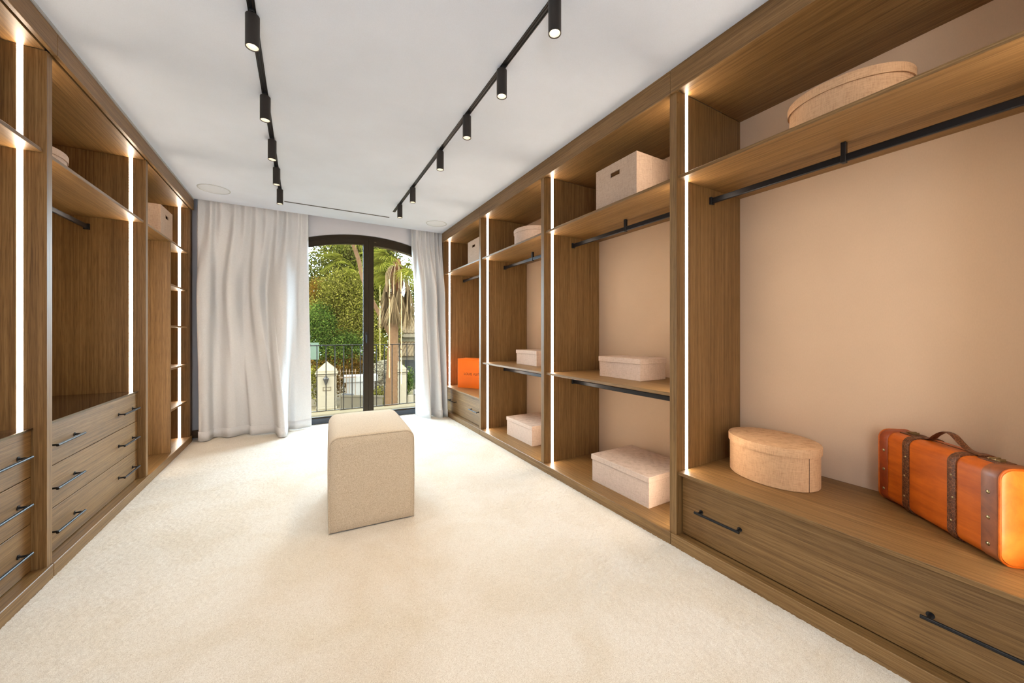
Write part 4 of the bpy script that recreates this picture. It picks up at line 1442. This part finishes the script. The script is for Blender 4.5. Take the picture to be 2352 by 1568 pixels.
def fan_mesh(name, seed, length, spread, droop, nb):
    """blade of a fan palm leaf: nb strips from the hastula, along +x, drooping in -z"""
    g = random.Random(seed)
    vs, fs = [], []
    for k in range(nb):
        a = spread * (k / (nb - 1) - 0.5) + g.uniform(-0.03, 0.03)
        ln = length * (0.75 + 0.25 * math.cos(a)) * g.uniform(0.85, 1.05)
        w = 0.026 * length
        base = len(vs)
        segs = 4
        for j in range(segs + 1):
            t = j / segs
            x = ln * t * math.cos(a) * (1 - 0.25 * droop * t); y = ln * t * math.sin(a)
            z = -droop * ln * t * t * g.uniform(0.8, 1.2) + 0.02 * math.sin(k * 2.2)
            ww = w * (0.4 + 1.2 * t if t < 0.4 else 0.88 * (1.08 - t))
            px, py = -math.sin(a) * ww, math.cos(a) * ww
            vs.append((x - px, y - py, z)); vs.append((x + px, y + py, z + 0.012))
        for j in range(segs):
            b = base + 2 * j
            fs.append((b, b + 1, b + 3, b + 2))
    me = bpy.data.meshes.new(name)
    me.from_pydata(vs, [], fs); me.update()
    return me

def palm(label, base, trunk_pts, radii, crown, ng, nd, seed, s=1.0, boots=True):
    r = root('fan_palm', base, label, 'palm', 0.0)
    b0 = Vector(base)
    bm = bmesh.new()
    pts = catmull([tuple(Vector(p) - b0) for p in trunk_pts], 60)
    rad = np.interp(np.linspace(0, 1, 60), np.linspace(0, 1, len(radii)), radii)
    rad = [float(x) * (1.0 + (0.05 if k % 2 else -0.03)) for k, x in enumerate(rad)]
    add_tube(bm, [tuple(p) for p in pts], rad, 14)
    from_bm('trunk', bm, PTRUNK, r, (0, 0, 0), 0.8)
    c = Vector(crown) - b0
    g = random.Random(seed)
    if boots:
        bm = bmesh.new()
        add_tube(bm, [c + Vector((0, 0, -1.25)), c + Vector((0.0, 0, -1.0)), c + Vector((0, 0, -0.55)), c + Vector((0, 0, -0.1)), c + Vector((0, 0, 0.3))], [0.20, 0.27, 0.31, 0.26, 0.12], 14)
        from_bm('fibre_boot', bm, PBOOT, r, (0, 0, 0), 0.8)
    green = [fan_mesh('frond', seed + k, 1.05 * s, 2.9, 0.35, 26) for k in range(2)]
    for me in green: me.materials.append(PALM_G)
    dead = [fan_mesh('dead_frond', seed + 9 + k, 1.45 * s, 0.62, 0.03, 26) for k in range(3)]
    for me in dead: me.materials.append(PALM_D)
    for k in range(ng):
        az = 2 * math.pi * k / ng + g.uniform(-0.2, 0.2)
        el = g.uniform(-0.5, 0.9)
        L = g.uniform(0.7, 1.05) * s
        d = Vector((math.cos(az) * math.cos(el), math.sin(az) * math.cos(el), math.sin(el)))
        tip = c + d * L + Vector((0, 0, -0.12 * L))
        bm = bmesh.new(); add_tube(bm, [c, c + d * L * 0.5 + Vector((0, 0, 0.03)), tip], [0.022 * s, 0.016 * s, 0.012 * s], 6)
        st = from_bm('leaf_stalk', bm, PALM_G, r)
        o = bpy.data.objects.new('frond', green[k % 2]); COL.objects.link(o); o.parent = r
        o.location = tip
        o.rotation_euler = (g.uniform(-0.4, 0.4), -el + 0.45, az)
    for k in range(nd):
        az = 2 * math.pi * k / nd + g.uniform(-0.25, 0.25)
        out = g.uniform(0.30, 0.75) * s
        drop = g.uniform(0.9, 1.7) * s
        d = Vector((math.cos(az), math.sin(az), 0))
        p1 = c + d * out * 0.55 + Vector((0, 0, -0.05)); p2 = c + d * out + Vector((0, 0, -drop * 0.45)); tip = c + d * out * 1.02 + Vector((0, 0, -drop))
        bm = bmesh.new(); add_tube(bm, [tuple(x) for x in catmull([tuple(c), tuple(p1), tuple(p2), tuple(tip)], 9)], 0.015 * s, 6)
        from_bm('dead_stalk', bm, PETI, r, (0, 0, 0), 0.8)
        o = bpy.data.objects.new('dead_frond', dead[k % 3]); COL.objects.link(o); o.parent = r
        o.location = tip
        o.rotation_euler = (g.uniform(-1.5, 1.5), math.pi / 2 - 0.08, az)
    return r
palm('stout fan palm with a shaggy skirt of dead straw fronds', (3.62, 17.8, GZ),
     [(3.62, 17.8, GZ), (3.66, 17.78, -0.8), (3.70, 17.75, 0.6), (3.78, 17.68, 2.6), (3.86, 17.64, 4.3)], [0.30, 0.25, 0.22, 0.19, 0.2], (3.87, 17.64, 4.35), 24, 38, 40, 1.0)
palm('slender leaning fan palm behind the stout one', (4.3, 18.95, GZ),
     [(4.3, 18.95, GZ), (4.15, 18.95, -0.3), (3.95, 19.05, 0.7), (3.55, 19.27, 1.75), (3.16, 19.52, 2.58), (2.87, 19.68, 3.24), (2.62, 19.8, 4.0), (2.46, 19.9, 4.85), (2.2, 20.05, 5.75), (2.1, 20.1, 6.3)],
     [0.14, 0.12, 0.11, 0.10, 0.10, 0.10, 0.10, 0.10, 0.10, 0.10], (2.08, 20.1, 6.35), 12, 0, 60, 1.0, False)
palm('bushy fan palm behind the leaning trunk', (2.75, 23.6, GZ),
     [(2.75, 23.6, GZ), (2.7, 23.6, 1.0), (2.7, 23.5, 4.6)], [0.13, 0.11, 0.10], (2.7, 23.4, 5.0), 14, 0, 70, 1.25, False)
